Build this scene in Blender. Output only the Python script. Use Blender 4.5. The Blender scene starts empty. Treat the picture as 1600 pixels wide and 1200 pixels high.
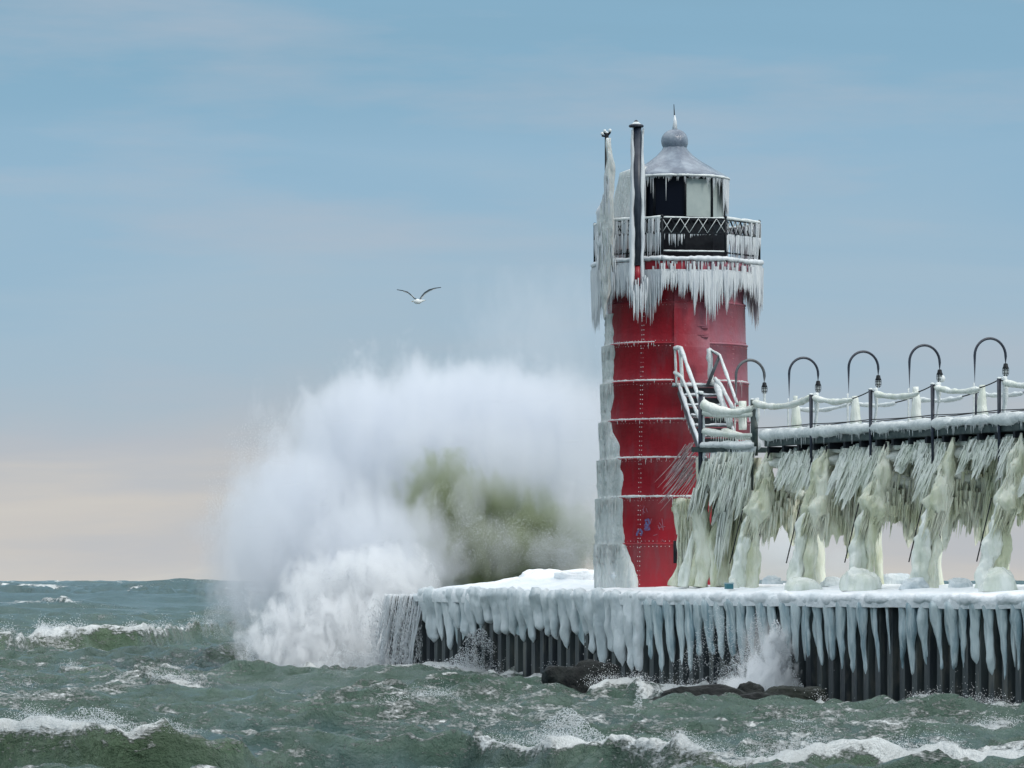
import bpy, math, random
import numpy as np
from mathutils import Vector
R = math.radians
rng = np.random.default_rng(7)
random.seed(7)
scene = bpy.context.scene
COL = scene.collection

# ------------------------------------------------------------------ camera
F = 6820.0            # focal length in pixels of a 1600 px wide frame
EYE = 2.6
cam_d = bpy.data.cameras.new("camera")
cam = bpy.data.objects.new("camera", cam_d)
COL.objects.link(cam)
cam.location = (0, 0, EYE)
cam.rotation_euler = (R(90), 0, 0)
cam_d.sensor_width = 36
cam_d.lens = 36 * F / 1600
cam_d.shift_y = (907 - 600) / 1600
cam_d.clip_start = 1
cam_d.clip_end = 20000
scene.camera = cam

# ------------------------------------------------------------------ world
SUN_EL, SUN_AZ = 38, 128       # azimuth clockwise from +Y
world = bpy.data.worlds.new("World")
scene.world = world
world.use_nodes = True
nt = world.node_tree
nt.nodes.clear()
N = nt.nodes.new
L = nt.links.new
out = N("ShaderNodeOutputWorld")
sky = N("ShaderNodeTexSky")
sky.sky_type = 'NISHITA'
sky.sun_disc = False
sky.sun_elevation = R(SUN_EL)
sky.sun_rotation = R(SUN_AZ)
bg1 = N("ShaderNodeBackground"); bg1.inputs[1].default_value = 0.10
L(sky.outputs[0], bg1.inputs[0])
tc = N("ShaderNodeTexCoord")
sep = N("ShaderNodeSeparateXYZ"); L(tc.outputs["Generated"], sep.inputs[0])
# streaky stratus: noise stretched along the horizon, used to bend the elevation ramp
mp = N("ShaderNodeMapping"); mp.inputs["Scale"].default_value = (5.5, 5.5, 42)
L(tc.outputs["Generated"], mp.inputs[0])
n1 = N("ShaderNodeTexNoise"); n1.inputs["Scale"].default_value = 1.0; n1.inputs["Detail"].default_value = 5; n1.inputs["Roughness"].default_value = .52
n1.inputs["Distortion"].default_value = .5
L(mp.outputs[0], n1.inputs[0])
mp2 = N("ShaderNodeMapping"); mp2.inputs["Scale"].default_value = (11, 11, 60); mp2.inputs["Location"].default_value = (3.1, 1.7, 8.2)
L(tc.outputs["Generated"], mp2.inputs[0])
n2 = N("ShaderNodeTexNoise"); n2.inputs["Scale"].default_value = 1.0; n2.inputs["Detail"].default_value = 6; n2.inputs["Roughness"].default_value = .55
L(mp2.outputs[0], n2.inputs[0])
def wmath(op, a, b=None, clamp=False):
    m = N("ShaderNodeMath"); m.operation = op; m.use_clamp = clamp
    for i, v in enumerate((a, b)):
        if v is None: continue
        if isinstance(v, (int, float)): m.inputs[i].default_value = v
        else: L(v, m.inputs[i])
    return m.outputs[0]
el = wmath('ADD', sep.outputs[2], wmath('MULTIPLY', wmath('SUBTRACT', n1.outputs[0], .5), .07))
rp = N("ShaderNodeValToRGB")
L(wmath('POWER', wmath('MAXIMUM', el, 0.0), .5, True), rp.inputs[0])
def lin(r, g, b):
    f = lambda c: (c/255/12.92) if c/255 <= .04045 else ((c/255+.055)/1.055)**2.4
    return (f(r), f(g), f(b), 1)
stops = [(0.0, lin(214,210,202)), (.10, lin(203,200,197)), (.155, lin(185,190,197)), (.205, lin(168,187,202)),
         (.255, lin(159,186,206)), (.30, lin(145,181,206)), (.345, lin(133,174,200)), (.40, lin(128,166,189)),
         (.55, lin(150,175,190)), (.8, lin(222,228,232)), (1.0, lin(238,241,243))]
cr = rp.color_ramp
while len(cr.elements) < len(stops): cr.elements.new(.5)
for e, (p, c) in zip(cr.elements, stops): e.position = p; e.color = c
lilac = N("ShaderNodeMixRGB"); lilac.inputs[2].default_value = lin(178,187,200)
L(wmath('MULTIPLY', wmath('MULTIPLY', wmath('SUBTRACT', n2.outputs[0], .47, True), 3.4, True), .6), lilac.inputs[0])
L(rp.outputs[0], lilac.inputs[1])
bg2 = N("ShaderNodeBackground")
zr = N("ShaderNodeMapRange"); zr.interpolation_type = 'SMOOTHSTEP'; zr.inputs[1].default_value = .12; zr.inputs[2].default_value = .75; zr.inputs[3].default_value = 1.0; zr.inputs[4].default_value = 2.05
L(sep.outputs[2], zr.inputs[0]); L(zr.outputs[0], bg2.inputs[1])
L(lilac.outputs[0], bg2.inputs[0])
mx = N("ShaderNodeMixShader"); mx.inputs[0].default_value = .93
L(bg1.outputs[0], mx.inputs[1]); L(bg2.outputs[0], mx.inputs[2]); L(mx.outputs[0], out.inputs[0])

sl = bpy.data.lights.new("sun", 'SUN'); sl.energy = 1.5; sl.angle = R(11); sl.color = (1, .95, .88)
so = bpy.data.objects.new("sun", sl); COL.objects.link(so)
dv = Vector((math.sin(R(SUN_AZ))*math.cos(R(SUN_EL)), math.cos(R(SUN_AZ))*math.cos(R(SUN_EL)), math.sin(R(SUN_EL))))
so.rotation_euler = dv.to_track_quat('Z', 'Y').to_euler()
so.location = (40, -20, 60)

vs = scene.view_settings
vs.view_transform = 'Standard'; vs.look = 'None'; vs.gamma = 1; vs.use_curve_mapping = False; vs.exposure = 0.0
cy = scene.cycles
cy.max_bounces = 10; cy.diffuse_bounces = 3; cy.glossy_bounces = 3; cy.transmission_bounces = 4
cy.volume_bounces = 10; cy.transparent_max_bounces = 8; cy.caustics_reflective = False; cy.caustics_refractive = False
cy.volume_step_rate = 1.5
cy.use_denoising = True
cy.use_adaptive_sampling = True

# ------------------------------------------------------------------ coordinates
X0, Y0 = 4.15, 110.0
def at(px, py, Y):
    return np.array([(px-800)/F*Y, Y, EYE + (907-py)/F*Y])
def P(s, t, z): return np.array([X0 + .391*s + .92*t, Y0 - .92*s + .391*t, z])
def S(px, t):
    k = px - 800
    return (k*(Y0 + .391*t) - F*(X0 + .92*t)) / (F*.391 + k*.92)
def ZP(py, s, t): return EYE + (907-py)*(Y0 - .92*s + .391*t)/F
def TZ(py): return EYE + (907-py)/62.0

# ------------------------------------------------------------------ noise
def _h(i, j, k):
    n = (i*374761393 + j*668265263 + k*1274126177) & 0xffffffff
    n = ((n ^ (n >> 13)) * 1274126177) & 0xffffffff
    return ((n ^ (n >> 16)) & 0xffff) / 65535.0
def vn(p):
    p = np.asarray(p, float)
    i = np.floor(p).astype(np.int64); f = p - i; f = f*f*(3-2*f)
    x, y, z = i[..., 0], i[..., 1], i[..., 2]
    fx, fy, fz = f[..., 0], f[..., 1], f[..., 2]
    def c(a, b, d): return _h(x+a, y+b, z+d)
    x00 = c(0,0,0)*(1-fx)+c(1,0,0)*fx; x10 = c(0,1,0)*(1-fx)+c(1,1,0)*fx
    x01 = c(0,0,1)*(1-fx)+c(1,0,1)*fx; x11 = c(0,1,1)*(1-fx)+c(1,1,1)*fx
    return ((x00*(1-fy)+x10*fy)*(1-fz) + (x01*(1-fy)+x11*fy)*fz)*2-1
def fbm(p, o=4, g=.5):
    p = np.asarray(p, float); a = 1; s = 0; t = 0
    for k in range(o):
        s = s + a*vn(p*(2**k)+17.3*k); t += a; a *= g
    return s/t

# ------------------------------------------------------------------ mesh builder
class MB:
    def __init__(s): s.v = []; s.f = []; s.n = 0
    def add(s, v, f):
        v = np.asarray(v, float).reshape(-1, 3)
        s.v.append(v)
        for q in f: s.f.append(tuple(int(a)+s.n for a in q))
        s.n += len(v); return s
    def box(s, c, hx, ex=(1,0,0), ey=(0,1,0), ez=(0,0,1)):
        c = np.array(c, float); ex = np.array(ex, float)*hx[0]; ey = np.array(ey, float)*hx[1]; ez = np.array(ez, float)*hx[2]
        v = [c+a*ex+b*ey+d*ez for d in (-1,1) for b in (-1,1) for a in (-1,1)]
        return s.add(v, [(0,2,3,1),(4,5,7,6),(0,1,5,4),(2,6,7,3),(0,4,6,2),(1,3,7,5)])
    def beam(s, a, b, w, h, up=(0,0,1)):
        a = np.array(a, float); b = np.array(b, float); d = b-a; l = np.linalg.norm(d); d /= l
        up = np.array(up, float); sd = np.cross(d, up); sd /= np.linalg.norm(sd); u2 = np.cross(sd, d)
        return s.box((a+b)/2, (l/2, w/2, h/2), d, sd, u2)
    def tube(s, path, rad, n=8, amp=0, fr=3.0, flute=0, fn=5, cap=True, sq=(1,1), ax=None, seed=None, stretch=1.0):
        path = np.asarray(path, float); m = len(path)
        rad = np.full(m, rad, float) if np.isscalar(rad) else np.asarray(rad, float)
        t = np.gradient(path, axis=0); t /= (np.linalg.norm(t, axis=1)[:, None]+1e-9)
        ref = np.array(ax if ax is not None else ((0,0,1) if abs(t[:, 2]).mean() < .8 else (.391,-.92,0)), float)
        a = ref[None]-t*(t@ref)[:, None]; a /= np.linalg.norm(a, axis=1)[:, None]
        b = np.cross(t, a)
        th = np.arange(n)*2*math.pi/n
        r = rad[:, None]*np.ones(n)[None]
        sd = rng.uniform(0, 99) if seed is None else seed
        if flute: r = r*(1+flute*np.cos(fn*th+sd)[None]*np.ones(m)[:, None])
        v = path[:, None]+a[:, None]*(np.cos(th)[None, :, None]*r[..., None]*sq[0])+b[:, None]*(np.sin(th)[None, :, None]*r[..., None]*sq[1])
        if amp:
            q = v*np.array([fr, fr, fr/stretch])+sd
            nz = fbm(q, 3)
            dr = v-path[:, None]; dl = np.linalg.norm(dr, axis=2, keepdims=True)+1e-9
            v = v+dr/dl*np.minimum(amp, rad[:, None]*.9)[..., None]*nz[..., None]*1.6
        f = []
        for i in range(m-1):
            for j in range(n):
                k = (j+1) % n
                f.append((i*n+j, i*n+k, (i+1)*n+k, (i+1)*n+j))
        if cap: f.append(tuple(range(n-1, -1, -1))); f.append(tuple((m-1)*n+j for j in range(n)))
        return s.add(v.reshape(-1, 3), f)
    def icicle(s, p, ln, r, lean=(0,0,0), n=5, k=4, curve=0):
        p = np.array(p, float); lean = np.array(lean, float)
        u = np.linspace(0, 1, k+1)
        pts = p+np.outer(u*ln, np.array([0,0,-1.0])+lean)+np.outer(u*u*ln, np.array([1,0,0])*curve)
        rr = r*(1-u)**.8+.002; rr[0] = r*.9
        jit = 1+.25*rng.uniform(-1, 1, k+1); jit[-1] = 1
        return s.tube(pts, rr*jit, n=n, cap=False)
    def lathe(s, c, prof, n=32, a0=0, a1=2*math.pi, amp=0):
        c = np.array(c, float); full = abs(a1-a0-2*math.pi) < 1e-6
        th = a0+(a1-a0)*np.arange(n if full else n+1)/n
        v = np.array([[c[0]+r*math.sin(a), c[1]-r*math.cos(a), c[2]+z] for r, z in prof for a in th])
        if amp:
            v[:, 0:2] += (fbm(v*4, 3)*amp)[:, None]*np.sign(v[:, 0:2]-c[None, :2])*.7
        m = len(th); f = []
        for i in range(len(prof)-1):
            for j in range(n):
                k = (j+1) % m
                f.append((i*m+j, i*m+k, (i+1)*m+k, (i+1)*m+j))
        return s.add(v, f)
    def grid(s, V, closed=False):
        a, b = V.shape[:2]; f = [(i*b+j, i*b+j+1, (i+1)*b+j+1, (i+1)*b+j) for i in range(a-1) for j in range(b-1)]
        return s.add(V.reshape(-1, 3), f)
    def data(s, name, mat, org=(0,0,0), smooth=True):
        me = bpy.data.meshes.new(name)
        V = np.vstack(s.v)-np.array(org)
        me.from_pydata(V.tolist(), [], s.f)
        if smooth: me.polygons.foreach_set("use_smooth", [True]*len(me.polygons))
        me.materials.append(mat); me.update()
        return me
    def build(s, name, mat, parent=None, smooth=True, org=None, kind=None, label=None):
        if org is None: org = np.array(parent.get("_o", (0,0,0))) if parent is not None else np.zeros(3)
        o = bpy.data.objects.new(name, s.data(name, mat, org, smooth)); COL.objects.link(o)
        if parent is not None: o.parent = parent; o["_o"] = list(map(float, org))
        else: o.location = org; o["_o"] = list(map(float, org))
        if kind: o["kind"] = kind
        if label: o["label"] = label
        return o
def tag(o, label, cat, group=None):
    o["label"] = label; o["category"] = cat
    if group: o["group"] = group
    return o
def thing(name, loc, label, cat, group=None):
    o = bpy.data.objects.new(name, None); COL.objects.link(o); o.location = loc; o["_o"] = list(map(float, loc))
    o.empty_display_size = .2
    return tag(o, label, cat, group)

# ------------------------------------------------------------------ materials
def mat(name, col, rough=.6, col2=None, nscale=3, stretch=(1,1,1), bump=0, bscale=12, metal=0, spec=.5, sss=0, detail=6, lo=.4, hi=.62, bstretch=None, bdist=.02, trans=0, col3=None):
    m = bpy.data.materials.new(name); m.use_nodes = True
    t = m.node_tree; b = t.nodes["Principled BSDF"]; nn = t.nodes.new; ll = t.links.new
    b.inputs["Base Color"].default_value = (*col, 1); b.inputs["Roughness"].default_value = rough
    b.inputs["Metallic"].default_value = metal; b.inputs["Specular IOR Level"].default_value = spec
    if sss:
        b.inputs["Subsurface Weight"].default_value = sss; b.inputs["Subsurface Radius"].default_value = (.5,.8,1); b.inputs["Subsurface Scale"].default_value = .08
    if trans:
        b.inputs["Transmission Weight"].default_value = trans; b.inputs["IOR"].default_value = 1.31
    g = nn("ShaderNodeNewGeometry")
    def noise(sc, st, det=detail, ro=.6):
        mpp = nn("ShaderNodeMapping"); mpp.inputs["Scale"].default_value = st; ll(g.outputs["Position"], mpp.inputs[0])
        z = nn("ShaderNodeTexNoise"); z.inputs["Scale"].default_value = sc; z.inputs["Detail"].default_value = det; z.inputs["Roughness"].default_value = ro
        ll(mpp.outputs[0], z.inputs[0]); return z.outputs[0]
    def ramp(fac, lo_, hi_):
        mr = nn("ShaderNodeMapRange"); mr.inputs[1].default_value = lo_; mr.inputs[2].default_value = hi_; ll(fac, mr.inputs[0]); return mr.outputs[0]
    if col2:
        r1 = ramp(noise(nscale, stretch), lo, hi)
        mm = nn("ShaderNodeMixRGB"); mm.inputs[1].default_value = (*col, 1); mm.inputs[2].default_value = (*col2, 1)
        ll(r1, mm.inputs[0]); o = mm.outputs[0]
        if col3:
            m3 = nn("ShaderNodeMixRGB"); m3.inputs[2].default_value = (*col3, 1); ll(o, m3.inputs[1])
            ll(ramp(noise(nscale*2.7, stretch), .52, .7), m3.inputs[0]); o = m3.outputs[0]
        ll(o, b.inputs["Base Color"])
    if bump:
        bp = nn("ShaderNodeBump"); bp.inputs["Strength"].default_value = bump; bp.inputs["Distance"].default_value = bdist
        ll(noise(bscale, bstretch or stretch), bp.inputs["Height"]); ll(bp.outputs[0], b.inputs["Normal"])
    return m
M = {}
M['red'] = mat("red_paint", (.36,.007,.020), .38, (.26,.005,.016), 1.9, (1,1,.22), .5, 5, col3=(.27,.03,.045), bdist=.03, bstretch=(1,1,1))
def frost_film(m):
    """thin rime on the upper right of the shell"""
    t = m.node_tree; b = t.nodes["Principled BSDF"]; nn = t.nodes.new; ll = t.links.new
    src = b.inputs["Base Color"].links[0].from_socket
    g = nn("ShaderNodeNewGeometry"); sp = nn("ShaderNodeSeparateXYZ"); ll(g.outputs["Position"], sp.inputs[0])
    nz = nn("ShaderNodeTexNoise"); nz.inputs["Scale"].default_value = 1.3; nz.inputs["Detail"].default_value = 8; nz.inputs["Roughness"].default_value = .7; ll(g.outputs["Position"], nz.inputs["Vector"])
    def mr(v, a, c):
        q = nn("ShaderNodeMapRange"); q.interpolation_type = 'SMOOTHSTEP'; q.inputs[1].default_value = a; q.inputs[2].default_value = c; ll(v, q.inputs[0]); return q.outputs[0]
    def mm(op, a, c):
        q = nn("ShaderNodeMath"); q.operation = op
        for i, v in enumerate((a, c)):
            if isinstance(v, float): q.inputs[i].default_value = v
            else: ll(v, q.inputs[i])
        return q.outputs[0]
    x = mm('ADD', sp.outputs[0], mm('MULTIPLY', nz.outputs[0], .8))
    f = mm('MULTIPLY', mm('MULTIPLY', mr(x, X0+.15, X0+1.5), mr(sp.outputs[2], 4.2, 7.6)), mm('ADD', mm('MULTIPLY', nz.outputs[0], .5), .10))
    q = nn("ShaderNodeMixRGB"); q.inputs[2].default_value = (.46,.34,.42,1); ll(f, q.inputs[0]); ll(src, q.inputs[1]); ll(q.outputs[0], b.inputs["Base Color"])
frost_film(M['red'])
M['rivet'] = mat("rivet_red", (.34,.02,.03), .5, (.5,.3,.32), 20)
M['rivet_ice'] = mat("rivet_frost", (.62,.55,.55), .5)
M['ice'] = mat("white_ice", (.78,.82,.81), .30, (.58,.63,.62), 3.5, (1,1,.16), 1.0, 22, sss=.15, bstretch=(1,1,.18), bdist=.09)
M['icef'] = mat("fringe_ice", (.74,.77,.79), .28, (.58,.62,.66), 7, (1,1,.15), .6, 30, bstretch=(1,1,.15))
M['iceg'] = mat("green_ice", (.78,.80,.68), .26, (.54,.57,.40), 2.0, (1,1,.35), .9, 16, bstretch=(1,1,.22), bdist=.05, sss=.1, lo=.42, hi=.6)
M['icegp'] = mat("pale_green_ice", (.84,.87,.82), .26, (.66,.71,.62), 3.0, (1,1,.3), .8, 20, bstretch=(1,1,.22), bdist=.04)
M['iceb'] = mat("blue_ice", (.62,.71,.73), .20, (.26,.37,.42), 3.6, (1,1,.16), 1.0, 22, bstretch=(1,1,.12), bdist=.04, lo=.42, hi=.62, col3=(.66,.74,.75))
M['icew'] = mat("crust_ice", (.72,.77,.79), .35, (.53,.60,.63), 2.2, (1,1,.35), .9, 9, bstretch=(1,1,.4), bdist=.06)
M['snow'] = mat("snow", (.90,.92,.94), .7, (.80,.85,.88), 2.0, (1,1,1), .8, 7, bdist=.06)
M['snowr'] = mat("rime", (.74,.78,.78), .6, (.60,.65,.66), 9, (1,1,1), .8, 25, bdist=.03)
M['dark'] = mat("black_steel", (.004,.006,.010), .5, (.010,.014,.018), 8, bump=.2, spec=.2)
M['navy'] = mat("navy_steel", (.012,.018,.035), .4, (.03,.04,.06), 5)
M['lamp_grey'] = mat("grey_paint", (.07,.08,.09), .45, (.11,.12,.13), 9)
M['green_steel'] = mat("green_steel", (.012,.03,.03), .5, (.05,.07,.065), 5, bump=.4)
M['pile'] = mat("sheet_pile_steel", (.016,.022,.028), .34, (.05,.062,.062), 1.6, (1,1,.2), .5, 20, bstretch=(1,1,.2), col3=(.10,.10,.085))
M['conc'] = mat("concrete", (.30,.30,.28), .85, (.22,.22,.21), 3, bump=.5)
M['roofice'] = mat("roof_ice", (.12,.15,.20), .2, (.25,.30,.36), 2.4, (1,1,.7), .7, 14, bdist=.03)
M['pane'] = mat("frosted_pane", (.42,.48,.46), .25, (.36,.42,.41), 2, bump=.1)
M['blackpane'] = mat("black_pane", (.003,.005,.012), .4, spec=.12)
M['lampglass'] = mat("lamp_glass", (.45,.48,.48), .2)
M['rock'] = mat("wet_rock", (.003,.005,.006), .5, (.010,.014,.013), 3, spec=.25, bump=1.0, bscale=7, bdist=.12)
M['algae'] = mat("algae_rock", (.005,.010,.005), .5, (.010,.014,.012), 3, spec=.25, bump=1.0, bscale=9, bdist=.08)
M['drop'] = mat("water_droplets", (.90,.93,.95), .4)
_t = M['drop'].node_tree; _tr = _t.nodes.new("ShaderNodeBsdfTranslucent"); _tr.inputs[0].default_value = (.95,.97,.99,1)
_mx = _t.nodes.new("ShaderNodeMixShader"); _mx.inputs[0].default_value = .5
_t.links.new(_t.nodes["Principled BSDF"].outputs[0], _mx.inputs[1]); _t.links.new(_tr.outputs[0], _mx.inputs[2])
_t.links.new(_mx.outputs[0], _t.nodes["Material Output"].inputs[0])
M['bluepaint'] = mat("blue_spray_paint", (.10,.13,.30), .6, (.16,.03,.08), 22)
M['scratch'] = mat("pale_scratches", (.30,.10,.14), .6)
M['bluebox'] = mat("teal_plastic", (.03,.16,.20), .5)
M['bird_w'] = mat("white_plumage", (.75,.78,.78), .8)
M['bird_g'] = mat("grey_plumage", (.14,.17,.21), .8)
M['bird_k'] = mat("black_plumage", (.015,.02,.03), .8)
M['orange'] = mat("beak", (.5,.3,.05), .6)

# water
def water_mat():
    m = bpy.data.materials.new("lake_water"); m.use_nodes = True
    t = m.node_tree; b = t.nodes["Principled BSDF"]; nn = t.nodes.new; ll = t.links.new
    def mt(op, a, c=None, clamp=False):
        q = nn("ShaderNodeMath"); q.operation = op; q.use_clamp = clamp
        for i, v in enumerate((a, c)):
            if v is None: continue
            if isinstance(v, (int, float)): q.inputs[i].default_value = v
            else: ll(v, q.inputs[i])
        return q.outputs[0]
    g = nn("ShaderNodeNewGeometry")
    def noise(sc, st, det=6, ro=.6, dist=0):
        mpp = nn("ShaderNodeMapping"); mpp.inputs["Scale"].default_value = st; ll(g.outputs["Position"], mpp.inputs[0])
        z = nn("ShaderNodeTexNoise"); z.inputs["Scale"].default_value = sc; z.inputs["Detail"].default_value = det; z.inputs["Roughness"].default_value = ro
        z.inputs["Distortion"].default_value = dist
        ll(mpp.outputs[0], z.inputs[0]); return z.outputs[0]
    af = nn("ShaderNodeAttribute"); af.attribute_name = "foam"
    ac = nn("ShaderNodeAttribute"); ac.attribute_name = "translucent_green"
    mixc = nn("ShaderNodeMixRGB"); mixc.inputs[1].default_value = (.058,.118,.118, 1); mixc.inputs[2].default_value = (.098,.155,.090, 1)  # second colour: green of light passing through thin crests, put into the base colour
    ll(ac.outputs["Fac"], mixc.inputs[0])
    fn = noise(2.6, (.62,.5,2), 9, .70, .8)
    fn2 = noise(14, (1,.5,2), 4, .6)
    s = mt('ADD', mt('MULTIPLY', af.outputs["Fac"], 1.25), mt('ADD', mt('MULTIPLY', mt('SUBTRACT', fn, .5), 2.4), mt('MULTIPLY', mt('SUBTRACT', fn2, .5), 1.1)))
    fm = mt('MULTIPLY', mt('SUBTRACT', s, .62), 3.2, True)
    mixf = nn("ShaderNodeMixRGB"); mixf.inputs[2].default_value = (.78,.82,.82, 1)
    ll(fm, mixf.inputs[0]); ll(mixc.outputs[0], mixf.inputs[1]); ll(mixf.outputs[0], b.inputs["Base Color"])
    rr = nn("ShaderNodeMapRange"); rr.inputs[3].default_value = .17; rr.inputs[4].default_value = .8; ll(fm, rr.inputs[0]); ll(rr.outputs[0], b.inputs["Roughness"])
    b.inputs["IOR"].default_value = 1.33
    h = mt('ADD', mt('MULTIPLY', noise(.8, (1,.7,1), 9, .66, .5), 1.5), mt('MULTIPLY', fm, .25))
    h = mt('ADD', h, mt('MULTIPLY', noise(4.5, (1,.55,1), 6, .62, .5), .34))
    bp = nn("ShaderNodeBump"); bp.inputs["Strength"].default_value = 1.0; bp.inputs["Distance"].default_value = .62
    ll(h, bp.inputs["Height"]); ll(bp.outputs[0], b.inputs["Normal"])
    return m
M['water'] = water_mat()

# ------------------------------------------------------------------ sea
def sea():
    ys = [42.0]
    while ys[-1] < 9000: ys.append(ys[-1]+.13*(ys[-1]/60)**1.3)
    ys = np.array(ys); nx = 560
    u = np.linspace(-1, 1, nx)
    X = (10+.17*ys)[:, None]*u[None]; Y = ys[:, None]*np.ones(nx)[None]
    Z = np.zeros_like(X); DX = np.zeros_like(X); DY = np.zeros_like(X)
    r2 = np.random.default_rng(11)
    far = np.clip((Y-190)/350, 0, 1)
    steep = np.zeros_like(X)
    for i in range(64):
        lam = 1.3*(34/1.3)**(i/63)
        th = r2.normal(0, .45)+.25
        k = 2*math.pi/lam; kx, ky = k*math.sin(th), -k*math.cos(th)
        a = .0085*lam**.82*(.52 if lam > 7 else (.8 if lam > 3.5 else 1.7))
        fade = np.clip(1.6-Y*(.13/60**1.3)*Y**.3*3.5/lam, 0, 1) if lam < 12 else 1.0
        amp = a*fade*(1+far*(2.2 if lam > 10 else .8))
        ph = kx*X+ky*Y+r2.uniform(0, 6.28)
        Z += amp*np.cos(ph); s_ = np.sin(ph)
        DX -= amp*.9*math.sin(th)*s_; DY += amp*.9*math.cos(th)*s_
        steep += amp*k*np.cos(ph)
    # long steep storm swell far out
    for lam, th, a in ((55,.2,.55),(41,-.15,.42),(72,.45,.5),(33,.05,.25)):
        k = 2*math.pi/lam; ph = k*(math.sin(th)*X-math.cos(th)*Y)+r2.uniform(0, 6.28)
        Z += a*far*(np.exp(.8*(np.cos(ph)-1))*2-1)*1.15
        steep += a*far*k*np.cos(ph)
    PXc = 800+F*X/Y
    foam = np.clip(steep*1.3-.42, 0, .60)
    translucent_green = np.clip(.25+(Z+.02)*1.6, 0, .5)*(1-far)**2  # near water greener; height adds the painted glow of light through crests
    wob = fbm(np.stack([X*.35, Y*.2, X*0], -1), 3)
    wob2 = fbm(np.stack([X*1.7, Y*1.2, X*0+4], -1), 3)
    crest_pts = []
    # px, py of crest line, crest height(m), foam amount
    ridges = [
      ([(-200,1128,.62,1),(0,1130,.68,1),(120,1128,.74,1),(210,1126,.70,.9),(300,1136,.60,.55),(380,1152,.45,.5),(460,1166,.25,.3),(560,1180,.1,0)], .62, 2.6, 1.0),
      ([(700,1170,.0,0),(770,1158,.32,.9),(850,1163,.36,1),(950,1166,.34,1),(1040,1166,.42,.8),(1120,1150,.62,.9),(1180,1158,.55,.95),(1260,1168,.42,1),(1400,1166,.42,1.0),(1480,1158,.5,1.0),(1600,1160,.5,1),(1800,1160,.4,1)], .6, 2.0, 1.0),
      ([(-150,1003,.7,1),(20,998,.7,.9),(60,986,.85,1.0),(130,983,.95,1.1),(220,984,.9,1.1),(320,978,.75,.6),(420,972,.5,.2)], 2.2, 5.0, .9),
      ([(60,1052,.15,0),(110,1040,.42,.6),(165,1040,.42,.3),(200,1052,.2,.1),(240,1064,.22,.8),(290,1062,.26,1),(330,1072,.1,.7),(380,1080,0,0)], .9, 2.4, .85),
      ([(285,1046,.0,0),(330,1020,.4,.15),(380,1014,.5,.2),(415,1020,.45,.5),(470,1040,.2,.5),(540,1056,.15,.5),(640,1060,.1,.3)], 1.3, 2.5, .6),
      ([(560,1066,.1,.5),(640,1056,.2,.7),(700,1050,.25,.95),(790,1050,.25,1),(860,1056,.2,.9),(930,1072,.2,.9),(985,1062,.34,1),(1060,1072,.28,1),(1120,1070,.32,1.1),(1180,1066,.32,1.1),(1235,1080,.2,1.0),(1290,1090,.2,.8),(1330,1092,.18,.95),(1380,1104,.08,.6)], .7, 3.0, 1.0),
      ([(1390,1112,.05,.6),(1430,1104,.16,.9),(1490,1114,.04,.6),(1540,1112,.12,.9),(1610,1112,.1,.9),(1700,1112,.1,.9)], .5, 1.5, .9),
      ([(1180,1142,.0,0),(1240,1138,.06,.5),(1310,1136,.10,1),(1330,1140,.04,.4),(1480,1150,.0,.3),(1530,1142,.10,1),(1620,1140,.12,1)], .7, 2.0, .7),
      ([(230,1100,.0,0),(300,1094,.12,.8),(380,1096,.12,.6),(450,1104,0,0)], .6, 1.6, .8),
      ([(480,1120,.0,0),(560,1112,.12,.5),(660,1108,.16,.8),(740,1114,.08,.4),(800,1120,0,0)], .6, 1.6, .8),
      ([(-60,1090,.1,.2),(0,1078,.2,.6),(60,1068,.18,.7),(110,1075,.1,.5),(160,1085,0,.1)], .7, 2.0, .6),
      ([(-50,942,.5,.4),(60,938,.8,1.0),(120,940,.8,1.0),(160,946,.3,.1)], 4, 9, .8),
      ([(305,932,.6,.1),(335,927,.8,.8),(380,932,.7,.8),(420,940,.3,.3)], 4, 9, .75),
      ([(-300,905,.0,.0),(30,903,1.9,.1),(190,907,1.6,.05),(300,906,1.8,.1),(360,903,2.0,.3),(1400,904,1.9,.2),(1600,902,2.0,.2),(1900,904,1.8,.2)], 22, 40, .2),
    ]
    for pts, w1, w2, fs in ridges:
        a = np.array(pts, float)
        Dp = np.where(a[:, 1] < 910, 520.0, F*(EYE-np.minimum(a[:, 2]*.9, 2.0))/np.maximum(a[:, 1]-907, 12))
        D = np.interp(PXc, a[:, 0], Dp); H = np.interp(PXc, a[:, 0], a[:, 2]); fo = np.interp(PXc, a[:, 0], a[:, 3])
        edge = np.clip((PXc-a[0, 0])/40, 0, 1)*np.clip((a[-1, 0]-PXc)/40, 0, 1)
        q = Y-D+wob*w1*1.3+wob2*w1*.25
        prof = np.where(q < 0, np.exp(-(q/w1)**2), np.exp(-np.abs(q/w2)**1.5))
        near = np.exp(-(q/(w2*1.6))**2)*edge
        hh = H*edge
        Z = Z*(1-.55*near*np.clip(hh*3, 0, 1))+hh*prof*(1+.12*wob2)
        DY -= .55*hh*prof*np.exp(-(q/w1)**2)*(a[:, 1].max() > 910)*np.minimum(1, w1)
        fb = np.where(q < 0, np.exp(-(q/(w1*(.55+.35*wob2)))**4), np.exp(-(q/(w2*.6))**2))
        drip = np.exp(-(np.minimum(q, 0)/(w1*1.3))**2)*.52*(q < 0)
        foam = np.maximum(foam, np.clip(fo*edge*np.maximum(fb, drip)*fs*(1+.35*wob2), 0, 1))
        translucent_green = np.maximum(translucent_green, np.where(q < .4, np.exp(-(q/(w1*2.2))**2), 0)*np.clip(hh*1.9, 0, 1)*(a[:, 1].max() > 1000))  # wave fronts get the same painted see-through green
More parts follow.
